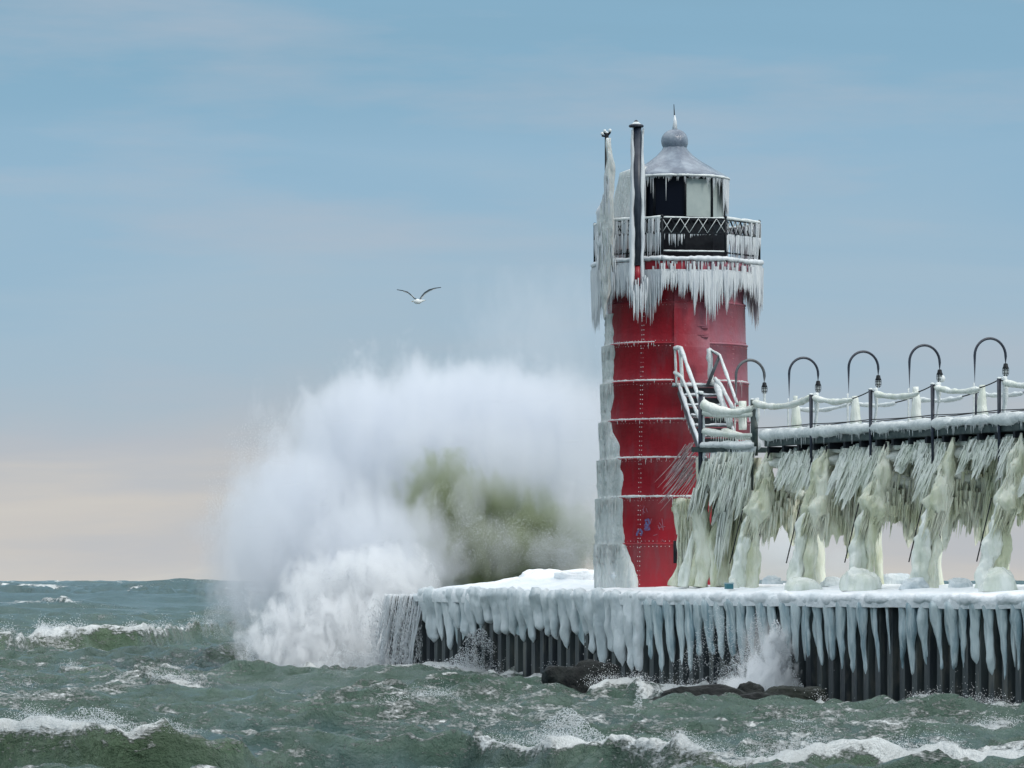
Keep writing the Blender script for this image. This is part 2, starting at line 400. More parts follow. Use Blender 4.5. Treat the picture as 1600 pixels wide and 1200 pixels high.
        if a[:, 1].max() > 950:
            m = (np.abs(q) < .25)&(fo*edge > .55)&(fs > .5)
            idx = np.argwhere(m); crest_pts.append((idx, fs))
    # wash round the pier foot
    Z += far*.30*fbm(np.stack([X*.10, Y*.02, X*0+6], -1), 4)
    foam = np.maximum(foam, far*np.clip(fbm(np.stack([X*.16, Y*.05, X*0+8], -1), 4)*3.2-.75, 0, .85))
    sx = (X-X0)*.391-(Y-Y0)*.92; tx = (X-X0)*.92+(Y-Y0)*.391
    dist = np.abs(tx+3.0)
    wash = np.exp(-(dist/2.0)**2)*(sx > -22)*1.05*(1+.9*wob)*np.where(sx > 12, .6, 1)
    Z += np.exp(-(dist/2.0)**2)*(sx > -22)*.10*wob2
    foam = np.maximum(foam, np.clip(wash, 0, 1))
    ex = np.exp(-(((X+5.5)/3.6)**2+((Y-124)/4.5)**2))
    foam = np.maximum(foam, np.clip(ex*1.2, 0, 1))
    Z += .05*foam*np.clip(fbm(np.stack([X*5, Y*3, X*0+9], -1), 3)+.4, 0, 1)
    nearw = (1-np.clip(far*3, 0, 1))
    rg_ = 1-np.abs(fbm(np.stack([X*.9+wob, Y*.55, X*0+2], -1), 3))*2.6
    rg2 = 1-np.abs(fbm(np.stack([X*2.6+wob2, Y*1.5, X*0+5], -1), 3))*2.4
    Z += nearw*(.17*rg_+.07*rg2)*(1+.5*wob) - nearw*.12
    foam = np.maximum(foam, np.clip((rg_*.6+rg2*.4-.62)*1.3+.25*wob, 0, .56)*nearw)
    foam = np.maximum(foam, np.clip(.37+.5*wob, 0, .52)*nearw)
    Z -= .30*np.clip((PXc-1180)/160, 0, 1)*np.exp(-((Y-89)/9.5)**2)+.10*np.exp(-((Y-98)/8)**2)*np.clip((PXc-850)/200, 0, 1)
    V = np.stack([X+DX, Y+DY, Z], -1)
    nr, nc = X.shape
    me = bpy.data.meshes.new("lake_water")
    me.vertices.add(nr*nc); me.vertices.foreach_set("co", V.reshape(-1))
    i = np.arange(nr-1)[:, None]*nc+np.arange(nc-1)[None]
    q = np.stack([i, i+1, i+nc+1, i+nc], -1).reshape(-1, 4)
    nf = len(q)
    me.loops.add(nf*4); me.loops.foreach_set("vertex_index", q.reshape(-1).astype(np.int32))
    me.polygons.add(nf); me.polygons.foreach_set("loop_start", np.arange(0, nf*4, 4, dtype=np.int32))
    me.polygons.foreach_set("loop_total", np.full(nf, 4, np.int32))
    me.polygons.foreach_set("use_smooth", np.ones(nf, bool))
    for nm, ar in (("foam", foam), ("translucent_green", translucent_green)):
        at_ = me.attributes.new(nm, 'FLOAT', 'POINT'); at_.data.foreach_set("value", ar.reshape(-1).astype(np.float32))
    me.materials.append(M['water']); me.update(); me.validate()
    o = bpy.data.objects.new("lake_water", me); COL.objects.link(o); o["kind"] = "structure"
    # coarse water out to the sides and behind the camera
    b = MB(); W = 9000
    def g2(x, y):
        return np.array([x, y, -1.6])
    b.add([g2(-W,-W), g2(W,-W), g2(W,W), g2(-W,W)], [(0,1,2,3)])
    o2 = b.build("lake", M['water'], smooth=False); o2["kind"] = "structure"
    pts = []
    for idx, fs in crest_pts:
        if len(idx): pts.append(V[idx[:, 0], idx[:, 1]])
    return np.vstack(pts), V
CREST, SEAV = sea()

def tetras(pts, sizes, name, kind="stuff", streak=None):
    """a cloud of little water drops as one mesh"""
    n = len(pts)
    base = np.array([[1,1,1],[1,-1,-1],[-1,1,-1],[-1,-1,1]], float)
    q = rng.normal(size=(n, 3, 3)); q, _ = np.linalg.qr(q)
    v = np.einsum('ij,njk->nik', base, q)*sizes[:, None, None]*.6
    if streak is not None: v = v*np.array(streak)[None, None]
    v = v+pts[:, None]
    f = np.array([[0,1,2],[0,2,3],[0,3,1],[1,3,2]])
    f = (np.arange(n)[:, None, None]*4+f[None]).reshape(-1, 3)
    me = bpy.data.meshes.new(name)
    me.vertices.add(n*4); me.vertices.foreach_set("co", v.reshape(-1))
    me.loops.add(len(f)*3); me.loops.foreach_set("vertex_index", f.reshape(-1).astype(np.int32))
    me.polygons.add(len(f)); me.polygons.foreach_set("loop_start", np.arange(0, len(f)*3, 3, dtype=np.int32))
    me.polygons.foreach_set("loop_total", np.full(len(f), 3, np.int32))
    me.materials.append(M['drop']); me.update()
    o = bpy.data.objects.new(name, me); COL.objects.link(o); o["kind"] = kind
    return o
# spray thrown off the breaking crests
wgt = np.where(CREST[:, 1] < 110, 1.0, 1.2); sel = CREST[rng.choice(len(CREST), 60000, p=wgt/wgt.sum())]
keep = fbm(sel*np.array([1.1,.9,.2]), 3)+.35*fbm(sel*np.array([4,2,.2]), 2) > .0; sel = sel[keep]
hgt = rng.exponential(.062, len(sel))*(.3+2.2*np.clip(fbm(sel*1.3+5, 2)+.35, 0, 1))
sel = sel+np.stack([rng.normal(0, .12, len(sel)), rng.normal(0, .25, len(sel)), hgt], -1)
tetras(sel, rng.uniform(.00005, .00014, len(sel))*sel[:, 1], "crest_spray")

# ------------------------------------------------------------------ pier
EDGE = -3.0
sL0 = S(606, EDGE); sC = S(661, EDGE); s_end = 46
pier = thing("pier", P(0, 0, 0), "long steel sheet pile pier carrying the lighthouse, crusted with ice", "pier")
b = MB()
c0, c1 = P(sL0+.05, 2.9, 0), P(s_end, 2.9, 0)
def prism(mb, poly, z0, z1):
    n = len(poly); v = [(p[0], p[1], z0) for p in poly]+[(p[0], p[1], z1) for p in poly]
    f = [tuple(range(n-1, -1, -1)), tuple(range(n, 2*n))]+[(i, (i+1) % n, n+(i+1) % n, n+i) for i in range(n)]
    mb.add(v, f)
prism(b, [P(sL0+.1, -2.68, 0), P(s_end, -2.68, 0), P(s_end, 3, 0), P(sL0+.1, 3, 0)], -2.2, 2.14)
b.build("concrete_cap", M['conc'], pier, False)
# each pile a corrugation of its own
pitch = .55; ns = int((s_end-sL0)/pitch)
pile_v = None
for i in range(ns):
    s0 = sL0+i*pitch
    if s0 > 26: break
    pr = [(0,-2.72),(.03,-2.72),(.10,-3.0),(.33,-3.0),(.40,-2.72),(pitch-.004,-2.72)]
    zt = 2.18+rng.uniform(-.01, .01)
    b = MB(); k = len(pr)
    fr = [P(s0+a, t, zt) for a, t in pr]+[P(s0+a, t, -1.2) for a, t in pr]
    bk = [P(s0+a, t+.014, zt) for a, t in pr]+[P(s0+a, t+.014, -1.2) for a, t in pr]
    f = [(j, j+1, k+j+1, k+j) for j in range(k-1)]
    f += [(2*k+j+1, 2*k+j, 3*k+j, 3*k+j+1) for j in range(k-1)]
    f += [(j+1, j, 2*k+j, 2*k+j+1) for j in range(k-1)]+[(0, k, 3*k, 2*k), (k-1, 3*k-1, 4*k-1, 2*k-1)]
    b.add(fr+bk, f).build("sheet_pile", M['pile'], pier, False)
b = MB(); b.beam(P(26, -3, 1), P(s_end, -3, 1), .2, 2.3); b.build("far_piles", M['pile'], pier, False, kind="stuff")

# ice crust over the deck
ss = np.concatenate([np.arange(sC-.15, 20, .11), np.arange(20, s_end, .6)])
tt = np.concatenate([[-3.13,-3.16,-3.15,-3.1,-3.0,-2.85], np.linspace(-2.6, 3.0, 34)])
SS, TT = np.meshgrid(ss, tt, indexing='ij')
base = np.interp(TT, [-3.16,-2.9,-2.0,-.6,1,3], [2.30,2.335,2.40,2.47,2.50,2.48])
nz = fbm(np.stack([SS*1.2, TT*1.2, SS*0], -1), 4); nz2 = fbm(np.stack([SS*3.4, TT*3, SS*0+7], -1), 3)
left = np.clip((-3.5-SS)/3, 0, 1)
mound = left*np.exp(-((TT+.2)/1.7)**2)*(.22+.22*np.clip(nz+.3, 0, 1)) * np.clip((SS-sC+.2)/3.5, 0, 1)
Zc = base+.05*nz+.035*nz2*np.clip((TT+3.2), 0, 1)+mound+left*.10*np.clip((SS-sC)/2, 0, 1)
Zc = Zc-.12*np.clip(1-(SS-sC)/1.2, 0, 1)
Zc[:, 0] = 2.02+.03*nz[:, 0]; Zc[:, 1] = 2.16; Zc[:, 2] = 2.24+.02*nz[:, 2]; Zc[:, 3] -= .02
TT2 = TT+.03*nz2*(TT < -2.8)-left*.08*(TT < -2.8)
V = np.stack([X0+.391*SS+.92*TT2, Y0-.92*SS+.391*TT2, Zc], -1)
b = MB(); b.grid(V)
skirt = V[0].copy(); skirt[:, 2] = 1.9; b.grid(np.stack([skirt, V[0]]))
b.build("snow_crust", M['snow'], pier)
# smooth lip of ice along the edge
b = MB()
pth = np.array([P(s, -3.05-.02*math.sin(s*3.1), 2.21+.012*math.sin(s*1.7)) for s in np.arange(sC, 26, .06)])
lr = .125+.035*fbm(np.stack([np.arange(sC, 26, .06)*1.9, pth[:, 0]*0, pth[:, 0]*0], -1), 3)
b.tube(pth, lr, n=16, amp=.05, fr=3.4, seed=3.3)
b.build("edge_ice", M['snow'], pier)

tipx = [660,690,705,735,760,800,830,870,900,930,960,1000,1040,1080,1120,1160,1210,1260,1300,1340,1375,1400,1440,1500,1560,1700]
tipy = [985,1005,1015,985,990,982,1000,1010,1003,1022,1036,1040,1046,1050,1040,1030,1046,1042,1046,1058,1072,1050,1058,1055,1062,1060]
i = 0
for i in range(1, ns):
    s0 = sL0+i*pitch+.215
    if s0 < sC or s0 > 25: continue
    X_, Y_, _ = P(s0, EDGE, 0); px = 800+F*X_/Y_
    ty = np.interp(px, tipx, tipy)+rng.uniform(-20, 12)
    if px > 1250: ty -= 2
    zt = max(ZP(ty, s0, EDGE), .25); ztop = (2.31 if px < 1010 else 2.17)+rng.uniform(-.03, .03)
    bare = 1363 < px < 1400
    nr = 26
    u = np.linspace(0, 1, nr); z = ztop+(zt-ztop)*u
    white = px < 1010
    w = (.30 if white else .235)*(1-(.55 if white else .68)*u)*(1+.10*np.sin(u*rng.uniform(5, 11)+i))*rng.uniform(.78, 1.15)
    w[-1] = .015; w[-2] *= .6; w[-3] *= .88
    if bare: w *= .35
    dpt = (.50 if white else .34)
    cx = s0+rng.uniform(-.05, .05)+.05*np.sin(u*3+i*1.3)
    w[0] *= .55; w[1] *= .9
    pts = np.array([P(cx[k], (-3.02 if white else -2.98)-.09*(1-u[k])+(.07 if k == 0 else 0), z[k]) for k in range(nr)])
    b = MB(); b.tube(pts, w, n=18, amp=.085 if white else .06, fr=5.0, stretch=3, sq=(1, dpt/ .8), ax=(.391,-.92,0), flute=.07, fn=3)
    b.build("icicle", M['icew'] if white else M['iceb'], pier)
    # thinner runs filling the recess beside it
    if rng.uniform() < (.85 if white else .9) and not bare:
        l2 = (ztop-zt)*(rng.uniform(.35, .8) if white else rng.uniform(.45, .95))
        b = MB(); sm = s0+.27
        pts = np.array([P(sm+.02*math.sin(k), -2.9, ztop-.05-l2*k/8) for k in range(9)])
        b.tube(pts, (.15 if white else .125)*(1-.8*np.linspace(0, 1, 9)**1.6)+.004, n=9, amp=.03, fr=4, stretch=3)
        b.build("icicle", M['icew'] if white else M['iceb'], pier)

# ragged sheet of ice filling the corrugations behind the icicles
sv = np.arange(sC+.05, 25, .07); rows = []
pxs = np.array([800+F*P(a, EDGE, 0)[0]/P(a, EDGE, 0)[1] for a in sv])
tipz = np.array([ZP(np.interp(p, tipx, tipy), a, EDGE) for p, a in zip(pxs, sv)])
fr_ = np.where(pxs < 1000, .72, np.where(pxs < 1250, .60, .42))*(1+.8*fbm(np.stack([sv*2.2, sv*0, sv*0], -1), 3))
fr_ = np.where((pxs > 1360) & (pxs < 1402), .03, fr_)
for v in np.linspace(0, 1, 12):
    rows.append([P(a, (-3.06 if p < 1015 else -2.95)+.08*v+.085*float(vn(np.array([a*4.6, v*2, 0])))+.03*float(vn(np.array([a*13, v*5, 0]))), 2.30-(2.30-tz)*f_*v) for a, tz, f_, p in zip(sv, tipz, fr_, pxs)])
b = MB(); b.grid(np.array(rows)); b.build("ice_sheet", M['iceb'], pier)

# water pouring off the bare end of the pier
b = MB()
strands = []
for k in range(46):
    s0 = rng.uniform(sL0+.03, sC+.25); L0 = rng.uniform(1.2, 2.3)
    pts = np.array([P(s0-.10*u-.32*u*u*rng.uniform(.6,1), -3.04-.16*u-.1*k/46, 2.25-L0*u**1.25+(.0 if u else -.02)) for u in np.linspace(0, 1, 9)])
    b.tube(pts, np.linspace(.022, .012, 9)*rng.uniform(.6, 1.5), n=4, amp=.01, fr=7)
fall = b.build("pouring_water", M['drop'], kind="stuff", org=P(sL0, -3, 1))
n = 9000
s0 = rng.uniform(sL0-.4, sC+.2, n); z0 = 2.2-2.2*rng.beta(1.6, 1.1, n)
pp = np.stack([P(a, -3.08-abs(c)*.25, zz) for a, c, zz in zip(s0, rng.normal(0, 1, n), z0)])
kk = fbm(pp*np.array([4.5,4.5,1.0]), 3) > -.08
tetras(pp[kk], rng.uniform(.005, .014, kk.sum()), "falling_drops", streak=(.7,.7,4.5))

# splashes against the piles
def splash(px, py, w, h, Yd, n, name, size=(.006,.019), pw=1.4):
    x = rng.normal(0, .42, n)*w
    top = np.exp(-(x/w*1.3)**2)*h*(.55+.6*np.abs(fbm(np.stack([x*2.2, x*0, x*0+px], -1), 3)))*1.5
    z = top*rng.uniform(0, 1, n)**pw
    c = at(px, py, Yd)
    p = np.stack([c[0]+x*.391*1.0+x*.6, Yd-x*.62+rng.normal(0, .16, n), c[2]+z], -1)
    k = fbm(p*np.array([2.5,2.5,2.5]), 3) > -.15
    return tetras(p[k], rng.uniform(*size, k.sum()), name)
def YE(px, t=-3.35): return Y0-.92*S(px, t)+.391*t
splash(1185, 1082, 1.25, 1.25, YE(1185), 9000, "pier_splash", pw=2.0)
splash(1212, 1084, .55, 1.5, YE(1212, -3.5), 7000, "pier_splash", size=(.008,.03), pw=1.7)
splash(745, 1052, 1.0, .95, YE(745), 5500, "pier_splash", pw=1.5)
splash(1130, 1075, 1.6, 1.5, YE(1130), 2600, "pier_splash", size=(.006,.016), pw=1.2)
splash(560, 1058, 2.4, .8, 121.5, 6000, "pier_splash", pw=1.6)
splash(890, 1168, .8, .5, 66, 3500, "pier_splash", size=(.005,.014), pw=1.4)
splash(998, 1165, .12, .75, 66.4, 500, "pier_splash", size=(.005,.013), pw=1.2)
splash(1075, 1092, .25, .25, 96, 400, "pier_splash", pw=1.4)
splash(150, 1135, .7, .36, 70.6, 1500, "pier_splash", size=(.005,.014), pw=1.5)

# ------------------------------------------------------------------ lighthouse
lh = thing("lighthouse", P(0, 0, 2.3), "red riveted iron lighthouse with icy gallery and black lantern", "lighthouse")
TC = np.array([X0, Y0, 0.0])
lev = [2.25, 3.52, TZ(779), TZ(719), TZ(660), TZ(600), TZ(541), TZ(478), 10.35]
rad = [1.96, 1.93, 1.90, 1.86, 1.82, 1.79, 1.745, 1.685, 1.66]
def AR(z):  # outer radius at height z
    for k in range(len(lev)-1):
        if lev[k] <= z <= lev[k+1]:
            return rad[k]+(rad[k+1]-rad[k])*.35*(z-lev[k])/(lev[k+1]-lev[k])
    return rad[-1]
for k in range(len(lev)-1):
    z0, z1 = lev[k], lev[k+1]; r0 = rad[k]; r1 = AR(z1-1e-4)
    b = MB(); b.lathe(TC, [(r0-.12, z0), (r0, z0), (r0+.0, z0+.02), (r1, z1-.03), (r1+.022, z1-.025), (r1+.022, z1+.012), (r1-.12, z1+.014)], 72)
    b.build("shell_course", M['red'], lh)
def on(a, z, off=0.0):
    r = AR(z)+off; return np.array([X0+r*math.sin(R(a)), Y0-r*math.cos(R(a)), z])
def rivet(mb, a, z, r=.016, off=.002):
    c = on(a, z, off); nrm = np.array([math.sin(R(a)), -math.cos(R(a)), 0]); tn = np.array([nrm[1], -nrm[0], 0]); up = np.array([0,0,1])
    th = np.arange(5)*2*math.pi/5
    v = [c+tn*math.cos(q)*r+up*math.sin(q)*r for q in th]+[c+nrm*r*.8]
    mb.add(v, [(i, (i+1) % 5, 5) for i in range(5)])
b = MB(); b2 = MB()
for seam, zt in ((-31, 10.2), (50, 10.2), (-75, 10), (95, 10)):
    for z in np.arange(2.5, zt, .115):
        for da in (-.9, .9):
            (b2 if (seam == -31 and rng.uniform() < .75) else b).n; rivet(b2 if (seam == -31 and rng.uniform() < .7) else b, seam+da, z+rng.uniform(-.005,.005), .015)
for z in lev[1:-1]:
    for a in np.arange(-88, 89, 3.1):
        if z in (lev[6],) and -5 < a < 25: continue
        for dz in (-.075, .055): rivet(b2 if (z in (lev[1], lev[6]) and a < 5 and rng.uniform() < .55) else b, a, z+dz, .014)
for a in (3.2, 21.5, 4.6):
    for z in np.arange(7.65, 9.7, .13): rivet(b, a, z, .013, .03 if a != 3.2 else .002)
b.build("rivets", M['rivet'], lh, kind="stuff"); b2.build("frosted_rivets", M['rivet_ice'], lh, kind="stuff")
# door plate behind the stair
def plate(mb, a0, a1, z0, z1, off, th=.02, n=8):
    aa = np.linspace(a0, a1, n+1); zz = np.linspace(z0, z1, 9)
    f = [[on(a, z, off) for a in aa] for z in zz]; g = [[on(a, z, off-th) for a in aa] for z in zz]
    mb.grid(np.array(f)); mb.grid(np.array(g)[:, ::-1])
    mb.grid(np.array([[on(a, z, o) for z in zz] for a, o in ((a0, off-th), (a0, off))])); mb.grid(np.array([[on(a, z, o) for z in zz] for a, o in ((a1, off), (a1, off-th))]))
    mb.grid(np.array([[on(a, z1, o) for a in aa] for o in (off, off-th)])); mb.grid(np.array([[on(a, z0, o) for a in aa] for o in (off-th, off)]))
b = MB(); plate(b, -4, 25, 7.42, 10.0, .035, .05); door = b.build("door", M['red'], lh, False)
b = MB()
for zc in (TZ(516), TZ(530)):
    c = on(21, zc, .06); b.box(c, (.09,.03,.045)); b.box(on(18, zc+.02, .05), (.10,.02,.02))
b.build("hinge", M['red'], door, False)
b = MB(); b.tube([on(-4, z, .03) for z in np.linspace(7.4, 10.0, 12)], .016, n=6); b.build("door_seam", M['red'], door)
# snow on the ledges
for k, (z, a0, a1, r) in enumerate([(lev[2], -88, 30, .030), (lev[3], -88, 22, .026), (lev[4], -88, 20, .022), (lev[5], -88, 80, .020), (lev[6], -88, -20, .018)]):
    aa = np.arange(a0, a1, 1.3)
    b = MB(); b.tube([on(a, z+.022, .022) for a in aa], r*(1+.35*fbm(np.stack([aa*.4, aa*0+k, aa*0], -1), 2)*np.minimum(1, (a1-aa)/15)), n=7, amp=.008, fr=9)
    for a in np.arange(a0, a1, .9):
        if rng.uniform() < (.45 if z < 6 else .25): b.icicle(on(a, z, .035), rng.exponential(.05), .008, n=4, k=2)
    b.build("ledge_snow", M['snowr'], lh)
# graffiti: blurred blue scribble and scratches, a thin film of paint
b = MB(); b3 = MB()
def scrib(mb, pts, w=.02):
    pp = [on(math.degrees(math.asin((x-1057)/62/1.93)), TZ(y), .006) for x, y in pts]
    mb.tube(pp, w, n=4, cap=True, sq=(1,.2), ax=(0,-1,0), amp=0) if False else None
    for p, q in zip(pp[:-1], pp[1:]):
        d = q-p; l = np.linalg.norm(d)
        mb.beam(p, q, w, .004, up=(p-np.array([X0, Y0, p[2]])))
blue = [[(1004,815),(1010,813),(1011,820),(1005,826),(1004,829),(1012,828)], [(1006,817),(1007,825),(1011,826)], [(992,836),(996,828),(1000,831),(998,838)],
        [(993,832),(992,838)], [(1003,822),(1009,823)]]
for p in blue: scrib(b, p, .055)
for p in [[(1024,822),(1027,829)],[(1030,812),(1032,830)],[(1026,818),(1031,826)],[(1024,826),(1035,824)],[(1000,797),(1004,803)],[(1003,792),(1001,805)],[(1006,796),(1008,802)],[(1014,812),(1012,820)],[(1017,838),(1023,836)],[(1030,844),(1034,848)]]: scrib(b3, p, .018)
b.build("blue_graffiti", M['bluepaint'], lh, False); b3.build("pale_scribble", M['scratch'], lh, False)

# ice sleeve on the windward left of the tower, one piece per course
by = [505, 541, 600, 660, 700, 740, 779, 820, 848, 880, 905]
bx = [957, 959, 957, 953, 965, 971, 970, 971, 974, 985, 993]
for k in range(0, 7):
    z0, z1 = lev[k], lev[k+1]
    if k == 6: z1 = 9.3
    zz = np.linspace(z0-.02, z1-.01, 16); rows = []
    for z in zz:
        py = 907-(z-EYE)*62; xb = np.interp(py, by, bx)+2.2*float(fbm(np.array([z*3.5, 3.3, k]), 3))*2
        ab = math.degrees(math.asin(np.clip((xb-1057)/62/AR(min(z, 10)), -.999, .999)))
        u = (z-z0)/(z1-z0)
        row = []
        for q in np.linspace(0, 1, 110):
            a = -165+(ab+165)*q
            th = (.03+.06*(1-k/7))*min(1, (1-q)*9)**.6*(.82+.28*u) + .012
            th *= 1+.5*float(vn(np.array([a*.25, z*1.0, k*5.0])))+.55*float(vn(np.array([a*.8, z*.9, k])))+.35*float(vn(np.array([a*1.9, z*1.6, k+9])))
            row.append(on(a, np.clip(z, 2.3, 10), th if q < 1 else -.01))
        rows.append(row)
    b = MB(); b.grid(np.array(rows))
    top = np.array(rows[-1]); inn = top.copy(); inn[:, 0:2] += (TC[None, :2]-inn[:, 0:2])*.1; b.grid(np.stack([top, inn]))
    for a in np.arange(-100, -40, 1.6):
        py = 907-(z1-EYE)*62; ab = math.degrees(math.asin(np.clip((np.interp(py, by, bx)-1057)/62/1.85, -.999, .999)))
        if a < ab and k < 6: b.icicle(on(a, z1-.02, .10+.03*(1-k/7)), rng.uniform(.1, .55), .022, n=5, k=3)
    b.build("ice_sleeve", M['ice'], lh)

# gallery deck, octagonal
GA = [-12+45*k for k in range(8)]; GR = 2.13
def oct_pt(a, r, z):  # octagon with vertices at GA
    rel = (a+12) % 45; rr = r*math.cos(R(22.5))/math.cos(R(rel-22.5))
    return np.array([X0+rr*math.sin(R(a)), Y0-rr*math.cos(R(a)), z])
b = MB()
n = 48; aa = [-12+7.5*k for k in range(n)]
rings = [(1.6,10.02),(1.72,10.12),(GR-.08,10.28),(GR,10.30),(GR,10.52),(GR-.1,10.54),(.9,10.55)]
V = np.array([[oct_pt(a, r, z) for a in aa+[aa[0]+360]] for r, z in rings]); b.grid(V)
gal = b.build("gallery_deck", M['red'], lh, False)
def GX(px): return math.degrees(math.asin(np.clip((px-1057)/62/2.2, -.999, .999)))
# snow cover on the deck edge
b = MB(); b.tube([oct_pt(a, GR+.02, 10.57+.01*math.sin(a)) for a in np.arange(-12, 348.1, 2.5)], .062, n=9, amp=.03, fr=3)
b.build("deck_edge_ice", M['icef'], lh)
# fringe of icicles round the deck
lx = [-200,-135,-110,-92,-75,-60,-45,-35,-25,-15,-8,0,8,18,26,32,40,50,60,68,80,100,140,200]
fl = [.9,1.2,1.4,1.45,1.35,1.15,.95,1.15,1.5,1.15,.9,.85,1.0,1.3,1.4,1.35,.9,.7,.65,.85,1.4,1.4,1.0,.9]
b = MB(); rgi = np.random.default_rng(3)
for a in np.arange(-150, 150, .42):
    for lay in range(3):
        aj = a+rgi.uniform(-.4, .4); ln = np.interp(aj, lx, fl)*(1+.32*float(vn(np.array([aj*.3, 2.0, 1.0]))))*rgi.uniform(.35, 1.02)*(1 if lay else .8)
        front_red = -34 < aj < 64 and rgi.uniform() < .93
        zt = 10.30-.04*lay if front_red else 10.5-.06*lay
        r = GR+.03+.03*lay-.07*(lay == 2)
        b.icicle(oct_pt(aj, r, zt), ln-(10.5-zt), rgi.uniform(.022, .042), lean=(0,0,0), n=5, k=4)
b.build("icicle_fringe", M['icef'], lh, kind="stuff")
# solid ice skirt behind the fringe, upper part
b = MB(); rows = []
for j, u in enumerate(np.linspace(0, 1, 8)):
    rows.append([oct_pt(a, GR+.035-.05*u, (10.30 if -34 < a < 64 else 10.46)-.50*np.interp(a, lx, fl)*u*(1+.25*float(vn(np.array([a*.35, 1.0, 2.0]))))*.75) for a in np.arange(-150, 151, 1.5)])
b.grid(np.array(rows)); b.build("ice_skirt", M['icef'], lh)
b = MB()
for a in np.arange(-20, 66, .9):
    if rgi.uniform() < .35: b.icicle(oct_pt(a, GR+.01, 10.52), rgi.uniform(.08, .25), .018, n=4, k=2)
b.build("thin_icicles", M['icef'], lh, kind="stuff")

# gallery railing
rail = bpy.data.objects.new("gallery_railing", None); COL.objects.link(rail); rail.parent = lh; rail["_o"] = lh["_o"]
ztop, zmid, zbot = TZ(352), TZ(374), TZ(403)
for a in GA:
    b = MB(); b.tube([oct_pt(a, GR-.03, 10.5), oct_pt(a, GR-.03, ztop+.04)], .036, n=8)
    b.tube([oct_pt(a, GR-.03, ztop+.02), oct_pt(a, GR-.03, ztop+.06), oct_pt(a, GR-.03, ztop+.10)], [.03,.05,.02], n=8)
    b.build("railing_post", M['dark'], rail)
for k in range(8):
    a0, a1 = GA[k], GA[k]+45
    p0, p1 = oct_pt(a0, GR-.03, 0), oct_pt(a1-1e-6, GR-.03, 0)
    for z, w in ((ztop, .045), (zmid, .035), (zbot, .035)):
        b = MB(); b.beam(p0+[0,0,z], p1+[0,0,z], w, w); b.build("rail", M['dark'], rail, False)
    b = MB(); m = 7
    for j in range(m):
        q0 = p0+(p1-p0)*(j/m); q1 = p0+(p1-p0)*((j+1)/m)
        b.beam(q0+[0,0,zmid], q1+[0,0,ztop], .02, .028); b.beam(q0+[0,0,ztop], q1+[0,0,zmid], .026, .028)
    lt = b.build("lattice", M['dark'], rail, False)
    fo_ = np.array([0,-.022,.012]); b = MB()
    for j in range(m):
        q0 = p0+(p1-p0)*(j/m); q1 = p0+(p1-p0)*((j+1)/m); b.tube([q0+[0,0,zmid]+fo_, q1+[0,0,ztop]+fo_], .0085, n=4)
        if j % 2 == 0: b.tube([q0+[0,0,ztop]+fo_, q1+[0,0,zmid]+fo_], .0085, n=4)
    b.build("lattice_frost", M['snowr'], lt)
    b = MB(); pts = [p0+(p1-p0)*u+np.array([0,0,ztop+.035]) for u in np.linspace(0, 1, 14)]
    b.tube(pts, .022 if k in (0,) else .045, n=7, amp=.015, fr=5); b.build("rail_snow", M['snowr'], rail)
    # icicle curtains hung from the rails
    mid = (a0+22.5+180) % 360-180
    if mid < -20 or mid > 40:
        b = MB()
        for j in range(130 if mid < 0 else 95):
            u = rgi.uniform(0.02, .98); zt = rgi.choice([ztop, zmid, ztop])+.01
            if k == 1: zt = zmid if rgi.uniform() < .8 or u < .45 else ztop
            q = p0+(p1-p0)*u+np.array([0,0,zt]); b.icicle(q+np.array([rgi.normal(0,.02), rgi.normal(0,.03), 0]), rgi.uniform(.35, 1.0)*(zt-10.45), rgi.uniform(.015, .036), n=5, k=3)
        b.build("icicle_curtain", M['icef'], rail, kind="stuff")
    if k == 0:
        b = MB()
        for j in range(46):
            u = rgi.beta(1, 1.8); q = p0+(p1-p0)*u+np.array([0,0,zmid]); b.icicle(q, max(.03, (.30*math.exp(-((u-.2)/.22)**2)+.04)*rgi.uniform(.5, 1.1)), .013, n=4, k=3)
        b.build("short_icicles", M['icef'], rail)
        b = MB(); b.tube([p0+(p1-p0)*u+np.array([0,-.01,zbot+.03]) for u in np.linspace(.02, .98, 12)], .02, n=6, amp=.008, fr=9); b.build("rail_snow", M['snowr'], rail)

# lantern
LC = np.array([X0-.05, Y0, 0.0]); LR = 1.26
lan = bpy.data.objects.new("lantern", None); COL.objects.link(lan); lan.parent = lh; lan["_o"] = lh["_o"]
VA = [10+36*k for k in range(10)]
def lp(a, r, z): return np.array([LC[0]+r*math.sin(R(a)), LC[1]-r*math.cos(R(a)), z])
zl0, zl1, zl2 = TZ(349), TZ(344), TZ(282)
def deca(mb, prof):
    V = np.array([[lp(a, r, z) for a in VA+[VA[0]+360]] for r, z in prof]); mb.grid(V)
b = MB(); deca(b, [(LR+.02,10.5),(LR+.02,zl0-.05),(LR+.10,zl0-.03),(LR+.10,zl0+.03),(LR,zl1),(LR-.2,zl1)]); b.build("parapet_wall", M['dark'], lan, False)
for k, a in enumerate(VA):
    p0, p1 = lp(a, LR-.03, 0), lp(a+36, LR-.03, 0); d = (p1-p0); e = np.array([d[1], -d[0], 0])/np.linalg.norm(d)
    mid = (a+18+180) % 360-180
    pale = 0 < mid < 100
    b = MB(); b.box((p0+p1)/2+np.array([0,0,(zl1+zl2)/2]), (np.linalg.norm(d)/2-.02, .008, (zl2-zl1)/2), d/np.linalg.norm(d), e)
    b.build("window_pane", M['pane'] if pale else M['blackpane'], lan, False)
    b = MB(); b.tube([lp(a, LR-.01, zl1-.02), lp(a, LR-.01, zl2+.02)], .032, n=6); b.build("mullion", M['dark'], lan)
